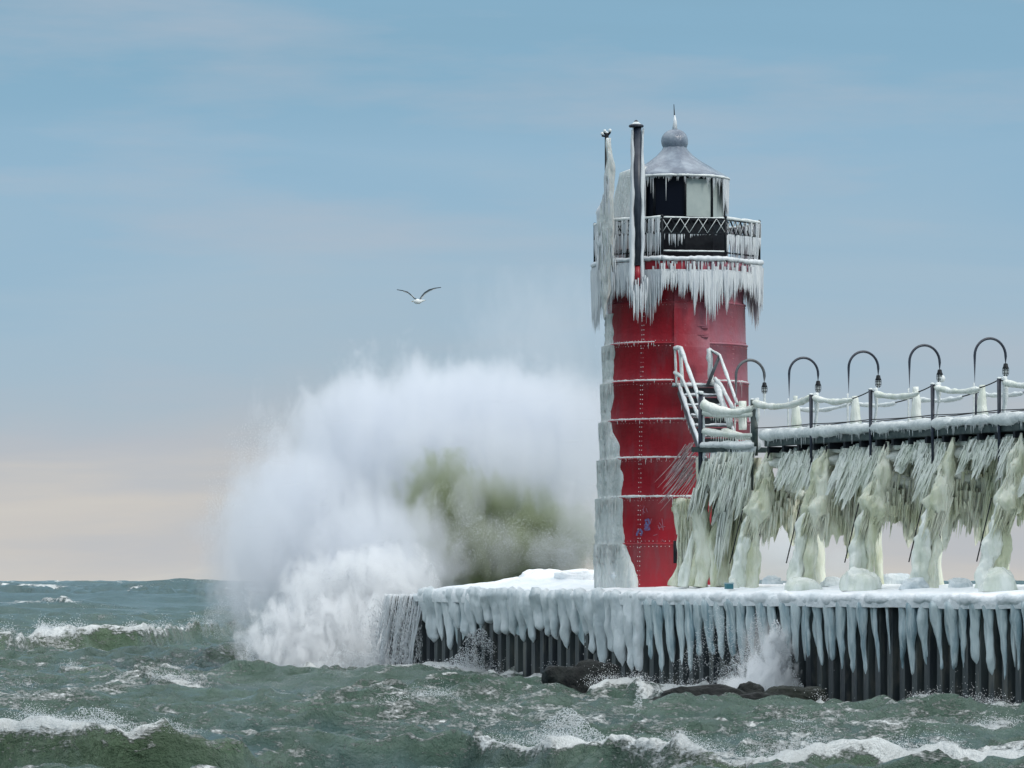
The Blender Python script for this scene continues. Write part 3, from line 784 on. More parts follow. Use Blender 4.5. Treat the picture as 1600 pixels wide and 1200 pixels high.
b = MB(); deca(b, [(LR-.05, zl2-.05),(LR+.0, zl2-.05),(LR+.0, zl2+.05)]); b.build("head_rail", M['dark'], lan, False)
ER = 1.37; ze = TZ(279)
prof = [(LR-.1, ze-.03),(ER, ze-.05),(ER+.01, ze),(ER-.08, ze+.07),(1.02, ze+.22),(.68, ze+.42),(.46, ze+.58),(.33, ze+.72),(.27, ze+.86)]
b = MB(); deca(b, prof); roof = b.build("roof", M['roofice'], lan)
b = MB(); b.tube([lp(a, ER, ze-.03) for a in np.arange(0, 361, 6)], .03, n=6, amp=.012, fr=8); b.build("eave_ice", M['snowr'], roof)
b = MB()
for a in np.arange(-140, 140, 1.3):
    ln = .06 if -25 < a < 35 else (.14 if a > 0 else .3)
    b.icicle(lp(a, ER-.02, ze-.04), rgi.exponential(ln)+.02, .014, n=4, k=3)
for a in np.arange(62, 120, .8): b.icicle(lp(a, ER-.02, ze-.04), rgi.uniform(.3, 1.1), .03, n=5, k=4)
b.build("eave_icicles", M['icef'], roof, kind="stuff")
zb = TZ(221)
u = np.linspace(-math.pi/2+.3, math.pi/2, 14)
b = MB(); b.lathe(np.array([LC[0], LC[1], 0]), [(.24, ze+.80)]+[(.34*math.cos(q)+.0, zb+.315*math.sin(q)) for q in u], 26, amp=.02); ball = b.build("ventilator_ball", M['roofice'], lan)
b = MB()
for a in range(0, 360, 8): b.icicle(lp(a, .27, zb-.05), rgi.uniform(.15, .35), .025, n=5, k=3)
b.build("ball_icicles", M['icef'], ball)
b = MB(); b.tube([(LC[0], LC[1], zb+.25), (LC[0], LC[1], TZ(190)), (LC[0]-.02, LC[1], TZ(163))], [.03,.02,.008], n=7); rod = b.build("lightning_rod", M['dark'], lan)
b = MB(); b.tube([(LC[0], LC[1], zb+.24), (LC[0]+.01, LC[1], zb+.5), (LC[0], LC[1]-.01, TZ(180))], [.08,.045,.012], n=8, amp=.012, fr=6); b.build("rod_ice", M['icef'], rod)
# ice plastered over the windward panes
rows = []
for z in np.linspace(10.9, ze+.12, 16):
    row = []
    for a in np.linspace(-150, -38, 26):
        bulge = .10+.22*math.exp(-((a+95)/38)**2)*math.sin(math.pi*min(1, max(0, (z-10.7)/(ze+.35-10.7)))**.7)
        if a > -44: bulge = .02
        bulge += .05*float(fbm(np.array([a*.12, z*2.2, 1]), 3))
        row.append(lp(a, LR+bulge, z))
    rows.append(row)
rows.append([lp(a, LR-.1, ze+.22) for a in np.linspace(-150, -38, 26)])
b = MB(); b.grid(np.array(rows)); b.build("pane_ice", M['ice'], lan)

# stovepipe on the gallery
pipe_x, pipe_y = (996-800)/F*(Y0-2.15), Y0-2.15
def zz2(py): return EYE+(907-py)*pipe_y/F
pb = bpy.data.objects.new("vent_pipe", None); COL.objects.link(pb); pb.parent = lh; pb["_o"] = lh["_o"]
b = MB(); b.tube([(pipe_x, pipe_y, zz2(415)), (pipe_x, pipe_y, zz2(197))], .10, n=14); b.build("pipe", M['navy'], pb)
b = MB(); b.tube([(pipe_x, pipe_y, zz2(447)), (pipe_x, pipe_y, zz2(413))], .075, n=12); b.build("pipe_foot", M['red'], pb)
b = MB(); b.lathe((pipe_x-.03, pipe_y, 0), [(.02, zz2(199)),(.17, zz2(199)),(.19, zz2(197)),(.17, zz2(195)),(.07, zz2(193)),(.05, zz2(189)),(.0, zz2(187))], 16); b.build("pipe_cap", M['navy'], pb)
b = MB(); b.lathe((pipe_x-.03, pipe_y, 0), [(.14, zz2(195)),(.10, zz2(193)),(.06, zz2(190.5))], 12); b.build("cap_frost", M['snowr'], pb)
ys_ = np.linspace(204, 470, 46)
for sx_, w0, w1, dx in ((-1, .028, .085, -.125), (1, .018, .05, .12)):
    b = MB(); pts = [(pipe_x+dx+sx_*.006*math.sin(k*.7), pipe_y-.02, zz2(y)) for k, y in enumerate(ys_)]
    rr = np.interp(ys_, [204, 260, 330, 430, 470], [w0, .055, w1*.75, w1*.8, .02]); b.tube(pts, rr, n=14, amp=.035, fr=8, stretch=4, flute=.12)
    b.build("pipe_ice", M['icef'], pb)
b = MB()
for k in range(16): b.icicle((pipe_x+rgi.choice([-.12,.13])+rgi.uniform(-.03, .03), pipe_y-rgi.uniform(0, .1), zz2(rgi.uniform(200, 206))), rgi.uniform(.08, .35), .014, n=4, k=3)
for k in range(34): b.icicle((pipe_x+rgi.uniform(-.2, .25), pipe_y-rgi.uniform(0, .12), zz2(rgi.uniform(430, 462))), rgi.uniform(.25, .85), .028, n=5, k=4)
b.build("pipe_icicles", M['icef'], pb, kind="stuff")
# antenna mast on the gallery
mx_, my_ = (948-800)/F*(Y0-1.3), Y0-1.3
def z3(py): return EYE+(907-py)*my_/F
ms = bpy.data.objects.new("mast", None); COL.objects.link(ms); ms.parent = lh; ms["_o"] = lh["_o"]
b = MB(); b.tube([(mx_, my_, 10.5), (mx_, my_, z3(208))], .05, n=10); b.build("mast_pole", M['dark'], ms)
b = MB(); ys_ = np.linspace(216, 500, 60)
b.tube([(mx_+.02+np.interp(y, [216, 300, 350, 500], [.03,.07,-.0,-.08])+.008*math.sin(y*.13), my_-.06, z3(y)) for y in ys_], np.interp(ys_, [216, 250, 300, 330, 360, 400, 460, 500], [.05,.075,.115,.17,.20,.17,.12,.02]), n=22, amp=.07, fr=6, stretch=4, flute=.12, fn=6)
b.build("mast_ice", M['ice'], ms)
b = MB(); b.tube([(mx_-.12, my_, z3(y)) for y in np.linspace(315, 400, 16)], np.interp(np.linspace(315, 400, 16), [315, 330, 380, 400], [.02,.10,.12,.03]), n=20, amp=.08, fr=7, stretch=3); b.build("mast_ice", M['icef'], ms)
for dx, py in ((-.11, 210), (-.05, 206), (.0, 209), (.08, 205)):
    b = MB(); b.tube([(mx_, my_, z3(214)), (mx_+dx, my_, z3(py+2)), (mx_+dx, my_, z3(py-1.5))], [.02,.03,.02], n=7); b.build("antenna_head", M['dark'], ms)
    b = MB(); u = np.linspace(-1.3, 1.5, 6); b.lathe((mx_+dx, my_, 0), [(.045*math.cos(q), z3(py-1)+.045*math.sin(q)) for q in u], 10); b.build("head_frost", M['snowr'], ms)
b = MB()
for k in range(120):
    y = rgi.uniform(270, 430); wd = .05+.22*min(1, max(0, (y-275)/90)); b.icicle((mx_+rgi.uniform(-1, .8)*wd, my_-rgi.uniform(0, .25), z3(y)), rgi.uniform(.2, .7), .025, n=5, k=3)
b.build("mast_icicles", M['icef'], ms, kind="stuff")

# ------------------------------------------------------------------ stair
st = thing("staircase", at(1115, 690, 106.2), "steep iced metal stair climbing from catwalk to the red tower door", "staircase")
def mix(a, b_, u): return np.array(a)*(1-u)+np.array(b_)*u
bl, tl = at(1094, 698, 105.9), at(1061, 603, 107.8)
br, tr = at(1154, 698, 106.1), at(1121, 603, 108.0)
for k in range(7):
    u = k/6; l, r_ = mix(bl, tl, u), mix(br, tr, u)
    b = MB(); b.beam(l, r_, .26, .035); stp = b.build("step", M['lamp_grey'], st, False)
    b = MB(); fw = np.array([.03,-.10,.03])
    b.tube([mix(l, r_, v)+fw*(.7+.3*math.sin(v*9+k)) for v in np.linspace(.03, .97, 12)], .042, n=8, amp=.02, fr=6); b.build("step_ice", M['icef'], stp)
    if 0 < k < 7:
        l2 = l-np.array([0,-.10,.13]); r2_ = r_-np.array([0,-.10,.13]); b = MB(); b.beam(l2, r2_, .02, .17); b.build("riser", M['lamp_grey'], stp, False)
for p, q in ((bl, tl), (br, tr)):
    b = MB(); b.beam(p-np.array([0,0,.1]), q-np.array([0,0,.1]), .05, .22); sg = b.build("stringer", M['lamp_grey'], st, False)
    b = MB(); off = np.array([0,-.06,.02]); b.tube([mix(p, q, v)+off for v in np.linspace(0, 1, 18)], .045, n=8, amp=.025, fr=5); b.build("stringer_ice", M['icef'], sg)
    b = MB()
    for k in range(22):
        v = rgi.uniform(.45, 1); b.icicle(mix(p, q, v)-np.array([0,.03,.18]), rgi.uniform(.05, .3), .014, n=4, k=3)
    b.build("stringer_icicles", M['icef'], sg)
b = MB(); b.beam(at(1052, 603, 107.9), at(1124, 603, 108.15), .35, .05); b.build("top_platform", M['lamp_grey'], st, False)
b = MB(); b.tube([mix(at(1051, 601, 107.7), at(1124, 601, 107.9), v) for v in np.linspace(0, 1, 14)], .04, n=8, amp=.015, fr=6); b.build("platform_snow", M['snowr'], st)
def bar(pts, r, nm, mt_, ice=None, par=st):
    b = MB(); b.tube(pts, r, n=8); o = b.build(nm, mt_, par)
    if ice:
        pth = []
        for p, q in zip(pts[:-1], pts[1:]):
            pth += [mix(p, q, v) for v in np.linspace(0, 1, 9)[:-1]]
        pth.append(np.array(pts[-1])); pth = np.array(pth)+np.array([.012,-.03,.018])
        b = MB(); b.tube(pth, ice, n=8, amp=ice*.45, fr=5); b.build(nm+"_ice", M['snowr'], o)
    return o
Yl, Yr = 107.7, 107.9
bar([at(1056, 603, Yl), at(1054, 546, Yl)], .022, "railing_post", M['dark'], .035)
bar([at(1066, 605, Yl-.2), at(1062, 548, Yl-.2)], .022, "railing_post", M['lamp_grey'], .05)
bar([at(1054, 546, Yl), at(1063, 545, Yl-.2), at(1097, 640, 106)], .025, "handrail", M['lamp_grey'], .05)
bar([at(1053, 583, Yl), at(1064, 590, Yl-.3), at(1096, 664, 106)], .02, "mid_rail", M['lamp_grey'], .04)
bar([at(1111, 603, Yr), at(1107, 546, Yr)], .03, "railing_post", M['lamp_grey'], .075)
bar([at(1105, 603, Yr-.2), at(1124, 557, Yr-.2)], .045, "brace", M['lamp_grey'])
bar([at(1107, 546, Yr), at(1124, 556, Yr-.2), at(1151, 632, 106.2)], .022, "handrail", M['lamp_grey'], .04)
bar([at(1116, 592, Yr-.2), at(1127, 606, Yr-.4), at(1146, 642, 106.3)], .02, "mid_rail", M['lamp_grey'], .05)
bar([at(1118, 600, Yr-.2), at(1140, 665, 106.3)], .03, "mid_rail", M['lamp_grey'], .08)

# ------------------------------------------------------------------ catwalk
cw = thing("catwalk", P(9, -.4, 2.4), "raised steel catwalk on iced legs running right from the tower stair", "catwalk")
TN, TF = -.85, .12
sA = S(1196, TN); sB = 24.0
D3 = np.array([.391,-.92,0]); N3 = np.array([.92,.391,0])
zb0, zb1 = 5.78, 5.93
for t in (TN, TF):
    b = MB(); b.beam(P(sA, t, (zb0+zb1)/2), P(sB, t, (zb0+zb1)/2), .06, .15); b.beam(P(sA, t+.04, zb0), P(sB, t+.04, zb0), .12, .02)
    b.build("side_beam", M['green_steel'], cw, False)
for k, s in enumerate(np.arange(sA+.2, sB, .3)):
    b = MB(); b.beam(P(s, TN+.04, zb1+.02), P(s, TF-.04, zb1+.02), .26, .04); b.build("deck_plank", M['green_steel'], cw, False)
for k, s in enumerate(np.arange(sA+.3, sB, .78)):
    b = MB(); b.beam(P(s, TN-.08, zb0-.09), P(s, TF+.08, zb0-.09), .10, .14); b.build("joist", M['dark'], cw, False)
# snow banked on the deck edge
for t, hgt_, nm in ((TN+.05, .0, "deck_snow"), (TF-.05, .05, "deck_snow")):
    b = MB(); sv = np.arange(sA-.1, sB, .09)
    top = .12+.05*fbm(np.stack([sv*1.1, sv*0, sv*0+t], -1), 3)
    b.tube([P(s, t, zb1+.11+hgt_) for s in sv], top, n=12, amp=.05, fr=4, sq=(1,1.3))
    for s in np.arange(sA, sB, .05):
        if rgi.uniform() < .55: b.icicle(P(s, TN-.06, zb1+.06), rgi.exponential(.07)+.02, .014, n=4, k=2)
    b.build(nm, M['snowr'], cw)
postx = [1271, 1364, 1461, 1565]
ps = [S(1179, TN)]+[S(x, TN) for x in postx]; gap = ps[-1]-ps[-2]
ps += [ps[-1]+gap, ps[-1]+2*gap]
ztp = EYE+4.31
for k, s in enumerate(ps):
    b = MB(); b.tube([P(s, TN-.06, 4.75+.2*(k % 2)), P(s, TN-.06, 5.8), P(s, TN-.06, ztp)], [.028,.036,.05], n=8)
    o = b.build("railing_post", M['navy'] if k else M['green_steel'], cw)
    b = MB(); zs = np.linspace(ztp+.02, zb1+.1, 14)
    b.tube([P(s+.12*(1-u_)*0, TN+.01, z) + D3*(.10+.05*math.sin(z*5)) for z, u_ in zip(zs, np.linspace(0, 1, 14))], np.linspace(.085, .025, 14), n=9, amp=.03, fr=5, stretch=2, sq=(.9,.7))
    b.build("post_ice", M['snowr'], o)
    b = MB(); u = np.linspace(-.5, 1.5, 6); c = P(s, TN-.06, 0); b.lathe(c, [(.055*math.cos(q), ztp+.03*math.sin(q)) for q in u], 8); b.build("post_cap_snow", M['snowr'], o)
    b = MB(); b.tube([P(s+.1, TF, zb1), P(s+.1, TF, ztp-.1)], .03, n=7)
    o2 = b.build("railing_post", M['navy'], cw)
def sag(s0, s1, t, z0, z1, dip, n=16):
    u = np.linspace(0, 1, n); return np.array([P(s0+(s1-s0)*a, t, z0+(z1-z0)*a-dip*4*a*(1-a)) for a in u])
pairs = list(zip(ps[:-1], ps[1:]))
for k, (a, c) in enumerate(pairs):
    for t, zz, dip, so_ in ((TN-.06, ztp-.03, .17, 0), (TF, ztp-.17, .10, .1)):
        pth = sag(a+so_, c+so_, t, zz, zz, dip); b = MB(); b.tube(pth, .014, n=6); cb = b.build("cable", M['dark'], cw)
        lo_, hi_ = (0, 1) if k == 0 else ((.02, .72) if k % 2 else (.05, .80))
        u = np.linspace(lo_, hi_, 26); q = np.array([pth[0]+0*pth[0] for _ in u])
        for j, v in enumerate(u):
            i0 = min(int(v*15), 14); q[j] = mix(pth[i0], pth[i0+1], v*15-i0)
        rr = (.075 if t < -.5 else .05)*(1+.35*fbm(np.stack([u*7, u*0+k, u*0+t], -1), 2))*np.minimum(1, np.minimum((u-lo_), (hi_-u))*14+.25)
        b = MB(); b.tube(q-np.array([0,0,.02]), rr, n=9, amp=.02, fr=5); b.build("cable_ice", M['icegp'] if t < -.5 else M['snowr'], cb)
    pth = sag(a, c, TN-.06, zb1+.30, zb1+.30, .02, 8); b = MB(); b.tube(pth, .012, n=5); b.build("cable", M['dark'], cw)
    pth = sag(a, c, TF, zb1+.36, zb1+.36, .03, 8); b = MB(); b.tube(pth, .012, n=5); b.build("cable", M['dark'], cw)

# landing at the foot of the stair
b = MB(); b.beam(at(1098, 703, 105.4), at(1196, 703, 104.2), .9, .12); ld = b.build("landing", M['green_steel'], cw, False)
b = MB(); q0, q1 = at(1100, 696, 105.0), at(1182, 696, 103.9)
b.tube([mix(q0, q1, v) for v in np.linspace(0, 1, 26)], .13, n=12, amp=.05, fr=3.5, sq=(.8,1.4))
for k in range(130): b.icicle(mix(q0, q1, rgi.uniform(0, 1))+np.array([0,-.12,-.03]), rgi.uniform(.05, .38), .02, lean=(-.15,0,0), n=4, k=3)
b.build("landing_snow", M['snowr'], ld)
b = MB(); b.tube([at(1095, 760, 105.0), at(1095, 614, 105.0)], .062, n=10); lpst = b.build("landing_post", M['navy'], cw)
b = MB(); b.tube([at(1094.5, 616, 104.98), at(1095, 611, 104.98)], [.08,.06], n=9, amp=.01); b.build("post_cap_snow", M['snowr'], lpst)
b = MB(); b.tube([at(1099.5, y, 104.97) for y in np.linspace(620, 750, 14)], .028, n=7, amp=.012, fr=5); b.build("post_ice", M['snowr'], lpst)
b = MB(); b.tube([at(1179.5, 712, 103.9), at(1179.5, 640, 103.9)], .075, n=10); b.build("landing_post", M['green_steel'], cw)
def swag(x0, y0, x1, y1, dip, Ya, Yb, r, nm, fringe=0, mt_=None):
    u = np.linspace(0, 1, 22); pts = [np.array(mix(at(x0, y0, Ya), at(x1, y1, Yb), v))-np.array([0,0,dip*4*v*(1-v)]) for v in u]
    b = MB(); b.tube(pts, r*(1+.3*np.sin(u*5+1)), n=10, amp=r*.3, fr=5)
    for k in range(fringe): v = rgi.uniform(.15, .95); i0 = int(v*21); b.icicle(np.array(pts[i0])-[0,0,r*.6], rgi.uniform(.05, .22), .016, n=4, k=3)
    return b.build(nm, mt_ or M['icegp'], cw)
swag(1098, 632, 1178, 637, .14, 104.9, 103.9, .10, "cable_ice", 70)
swag(1100, 643, 1178, 647, .06, 104.9, 103.9, .07, "cable_ice", 40)
swag(1100, 674, 1180, 680, .03, 104.9, 103.9, .075, "cable_ice", 60)
swag(1130, 676, 1180, 684, .02, 106.4, 105.4, .09, "cable_ice", 0)
swag(1152, 640, 1183, 632, .03, 106.2, 104, .06, "cable_ice", 0)

# ------------------------------------------------------------------ iced bents under the catwalk
def ice_drape(mb, p0, p1, ztop_, ln, n, lean, r=(.025,.055), drop=.55, tj=.08, rg=rgi):
    sd = rg.uniform(0, 50); lf = lambda u: .92+.8*float(fbm(np.array([u*3.3+sd, sd, 0]), 2))
    # the frozen sheet the icicles hang from
    rows = []
    for v in np.linspace(0, 1, 16):
        row = []
        for u in np.linspace(0, 1, 46):
            d = v*ln*.92*lf(u)*(1+.30*float(vn(np.array([u*16, sd, 1]))))
            q = mix(p0, p1, u)+np.array([lean[0]*d, lean[1]*d, -d])
            q = q+np.array([.4,.9,0])*.13*float(vn(np.array([u*17+d*1.2, d*1.7, sd])))+np.array([.4,.9,0])*.05*float(vn(np.array([u*43, d*4, sd])))+np.array([0,.05,0])
            row.append(q)
        rows.append(row)
    mb.grid(np.array(rows))
    for k in range(int(n*1.15)):
        u = rg.uniform(0, 1); q = mix(p0, p1, u); lnu = ln*lf(u); dz = rg.uniform(0, 1)**.9*drop*lnu*1.1
        l = lnu*rg.uniform(.22, .52)
        q = q+np.array([lean[0]*dz, lean[1]*dz, -dz])+np.array([rg.normal(0,.03), rg.normal(0, tj), 0])
        mb.icicle(q, l, rg.uniform(*r)*.85, lean=np.array(lean)*rg.uniform(.35, 1.35), n=5, k=3)
bx_list = [1205, 1295, 1388, 1490, 1598, 1712]
for bi, bxp in enumerate(bx_list):
    s = S(bxp, -.75); rg = np.random.default_rng(50+bi); jx = lambda a: rg.uniform(-a, a)
    leg = bpy.data.objects.new("support_leg", None); COL.objects.link(leg); leg.parent = cw; leg["_o"] = cw["_o"]
    b = MB(); b.tube([P(s, -.78, 5.7), P(s, -1.3, 2.4)], .05, n=8); b.build("leg_steel", M['dark'], leg)
    zz = np.linspace(5.72, 2.36, 80)
    tpath = np.interp(zz, [2.36, 3.0, 3.9, 4.5, 5.72], [-1.28, -1.24, -1.20, -1.0, -.78])
    b = MB()
    b.tube([P(s+.04*math.sin(z*2+bi), t, z) for z, t in zip(zz, tpath)], np.interp(zz, [2.36,2.8,3.7,4.02,4.18,4.6,5.2,5.72], [.15,.14,.14,.17,.29,.25,.15,.05])*rg.uniform(.9,1.12), n=44, amp=.115, fr=5.2, stretch=2.6, flute=.06, fn=5, sq=(1.2,.95))
    b.build("leg_ice", M['iceg'], leg)
    # paler slab left of the leg, down to the deck
    z2_ = np.linspace(4.25, 2.34, 50); b = MB()
    b.tube([P(s-.12, np.interp(z, [2.34, 4.25], [-1.62, -1.26]), z) for z in z2_], np.interp(z2_, [2.34,3.2,4.0,4.25], [.17,.16,.12,.03]), n=36, amp=.10, fr=6, stretch=2.0, sq=(1,1.15))
    b.build("leg_ice", M['icegp'], leg)
    b = MB(); b.tube([P(s-.25, -1.36, 4.35), P(s-.25, -1.72, 3.0)], .014, n=6); b.build("tie_rod", M['dark'], leg)
    # feathery ice hanging off the leg
    b = MB()
    for k in range(320):
        z = rg.uniform(3.85, 5.5); t = np.interp(z, [2.36, 3.9, 4.5, 5.72], [-1.25, -1.20, -1.0, -.78]); rr = np.interp(z, [3.9,4.15,4.6,5.2,5.72], [.2,.24,.22,.14,.05])
        q = P(s, t, z)+np.array([rg.uniform(-1, 1)*rr, -rr*rg.uniform(.4, .9), 0])
        b.icicle(q, rg.uniform(.15, .5)*(1 if z < 4.9 else .6), rg.uniform(.010,.024), lean=(-.32,-.05,0), n=5, k=3)
    b.build("leg_feathers", M['iceg'], leg, kind="stuff")
    # far leg
    leg2 = bpy.data.objects.new("support_leg", None); COL.objects.link(leg2); leg2.parent = cw; leg2["_o"] = cw["_o"]
    b = MB(); b.tube([P(s, .05, 5.7), P(s, .62, 2.4)], .05, n=8); b.build("leg_steel", M['dark'], leg2)
    zz = np.linspace(5.6, 2.36, 30); b = MB()
    b.tube([P(s, np.interp(z, [2.36, 4.0, 5.6], [.60, .38, .08])-.0, z) for z in zz], np.interp(zz, [2.36,3.0,3.9,4.4,5.6], [.10,.10,.19,.25,.12]), n=16, amp=.05, fr=3, stretch=2.6, sq=(1.2,1))
    b.build("leg_ice", M['iceg'], leg2)
    # cross brace curtain between the two legs
    b = MB(); b.tube([P(s, -.9, 4.95), P(s, -.3, 4.8), P(s, .3, 4.5)], [.14,.15,.16], n=12, amp=.05, fr=3)
    b.tube([P(s, -.85, 5.35), P(s, -.3, 5.42), P(s, .15, 5.35)], [.09,.17,.10], n=12, amp=.05, fr=3, sq=(1,1.4))
    br_ = b.build("brace_ice", M['icegp'], cw)
    b = MB()
    ice_drape(b, P(s, -1.0, 5.1), P(s, .42, 4.9), 5, 1.25, 230, (-.10,0,0), (.03,.06), .5, .12, rg)
    ice_drape(b, P(s+.1, -1.0, 4.6), P(s+.1, .45, 4.5), 5, .85, 120, (-.05,0,0), (.02,.045), .5, .15, rg)
    b.build("brace_curtain", M['iceg'], br_, kind="stuff")
    # windblown curtain hanging from the deck to the right of the leg
    b = MB()
    s1, s2 = s+.5, s+2.75
    ice_drape(b, P(s1+.2, -.72, 5.72), P(s2, -.72, 5.72), 5, 1.05, 330, (-.38,0,0), (.022,.048), .55, .08, rg)
    o = b.build("windblown_curtain", M['icegp'], cw, kind="stuff")
    b = MB()
    ice_drape(b, P(s1-.2, .0, 5.6), P(s2+.3, .0, 5.6), 5, 1.5, 300, (-.16,0,0), (.03,.06), .55, .12, rg)
    ice_drape(b, P(s1+.6, -.1, 5.0), P(s2-.5, -.1, 5.0), 5, 1.2, 130, (-.16,0,0), (.025,.05), .5, .12, rg)
    b.build("far_side_curtain", M['iceg'], cw, kind="stuff")
    b = MB(); b.tube([P(q, -.55, 5.62) for q in np.linspace(s-.3, s+2.6, 20)], .10, n=10, amp=.06, fr=3); b.build("joist_ice", M['icegp'], cw)

# dense ice columns below the landing, against the tower
def column(pts, rr, m_, nm="ice_column", flute=.1, n=18, amp=.06, sq=(1,1)):
    p = np.array([at(*q) for q in pts]); m = 60; n = 34; amp = .13
    u = np.linspace(0, len(p)-1, m); q = np.array([mix(p[min(int(a), len(p)-2)], p[min(int(a), len(p)-2)+1], a-min(int(a), len(p)-2)) for a in u])
    r = np.interp(u, np.arange(len(rr)), rr)
    b = MB(); b.tube(q, r, n=n, amp=amp, fr=3.4, stretch=2.6, flute=flute, fn=4, sq=sq); return b.build(nm, m_, cw)
column([(1098,715,105.2),(1094,790,105.2),(1096,850,105.2),(1086,917,105.2)], [.13,.18,.22,.22], M['iceg'])
column([(1092,765,105.0),(1093,800,105.0),(1099,860,105.0),(1090,917,105.0)], [.08,.17,.20,.16], M['iceg'])
column([(1083,830,105.3),(1075,870,105.3),(1066,917,105.3)], [.06,.11,.13], M['icegp'])
column([(1120,712,105.4),(1108,760,105.4),(1101,785,105.4)], [.06,.14,.04], M['iceg'])
column([(1130,790,105.2),(1137,850,105.2),(1128,917,105.2)], [.16,.19,.2], M['iceg'])
column([(1128,800,104.9),(1112,840,104.9),(1118,917,104.9)], [.05,.1,.17], M['iceg'])
column([(1150,790,105.6),(1152,850,105.6),(1146,917,105.6)], [.12,.1,.12], M['icegp'])
column([(1068,780,106.5),(1066,812,106.4),(1066,835,106.4)], [.1,.2,.1], M['iceg'], flute=.05)
column([(1064,835,106.4),(1065,870,106.4),(1058,917,106.4)], [.1,.10,.16], M['iceg'])
column([(1072,835,106.3),(1072,870,106.3),(1068,917,106.3)], [.08,.09,.14], M['icegp'])
b = MB()
ice_drape(b, at(1112, 706, 104.6), at(1180, 706, 103.7), 5, 1.15, 260, (-.25,0,0), (.022,.045), .55, .10, rgi)
ice_drape(b, at(1135, 740, 104.7), at(1178, 740, 104.2), 5, 1.35, 200, (-.30,0,0), (.022,.05), .6, .12, rgi)
ice_drape(b, at(1128, 760, 104.9), at(1150, 760, 104.6), 5, 1.5, 120, (-.16,0,0), (.022,.05), .6, .12, rgi)
ice_drape(b, at(1100, 720, 104.8), at(1118, 720, 104.6), 5, 1.0, 80, (-.30,0,0), (.02,.04), .6, .08, rgi)
b.build("landing_curtain", M['icegp'], cw, kind="stuff")
b = MB()
ice_drape(b, at(1112, 715, 105.5), at(1190, 715, 105.0), 5, 2.2, 260, (-.12,0,0), (.03,.06), .6, .15, rgi)
ice_drape(b, at(1120, 770, 105.6), at(1175, 770, 105.2), 5, 2.0, 160, (-.05,0,0), (.03,.06), .6, .15, rgi)
ice_drape(b, at(1055, 779, 106.5), at(1092, 779, 106.3), 5, 1.0, 140, (-.04,0,0), (.02,.045), .6, .12, rgi)
ice_drape(b, at(1062, 800, 106.3), at(1090, 800, 106.1), 5, 1.7, 120, (-.03,0,0), (.02,.05), .6, .12, rgi)
b.build("rear_curtain", M['iceg'], cw, kind="stuff")
b = MB()   # slanting twigs of ice against the red wall
for k in range(46):
    x = rgi.uniform(1070, 1092); y = rgi.uniform(690, 745); b.icicle(at(x, y, 106.6+rgi.uniform(-.2, .2)), rgi.uniform(.35, .9), rgi.uniform(.010,.024), lean=(-.55-rgi.uniform(0,.25),0,0), n=5, k=4, curve=-.1)
b.build("slanting_icicles", mat("pinkish_ice", (.45,.36,.36), .3, (.3,.2,.22), 6), cw, kind="stuff")
b = MB(); b.tube([at(1055, 845, 107.2), at(1055, 880, 107.2)], .05, n=8); b.build("downpipe", M['dark'], cw)

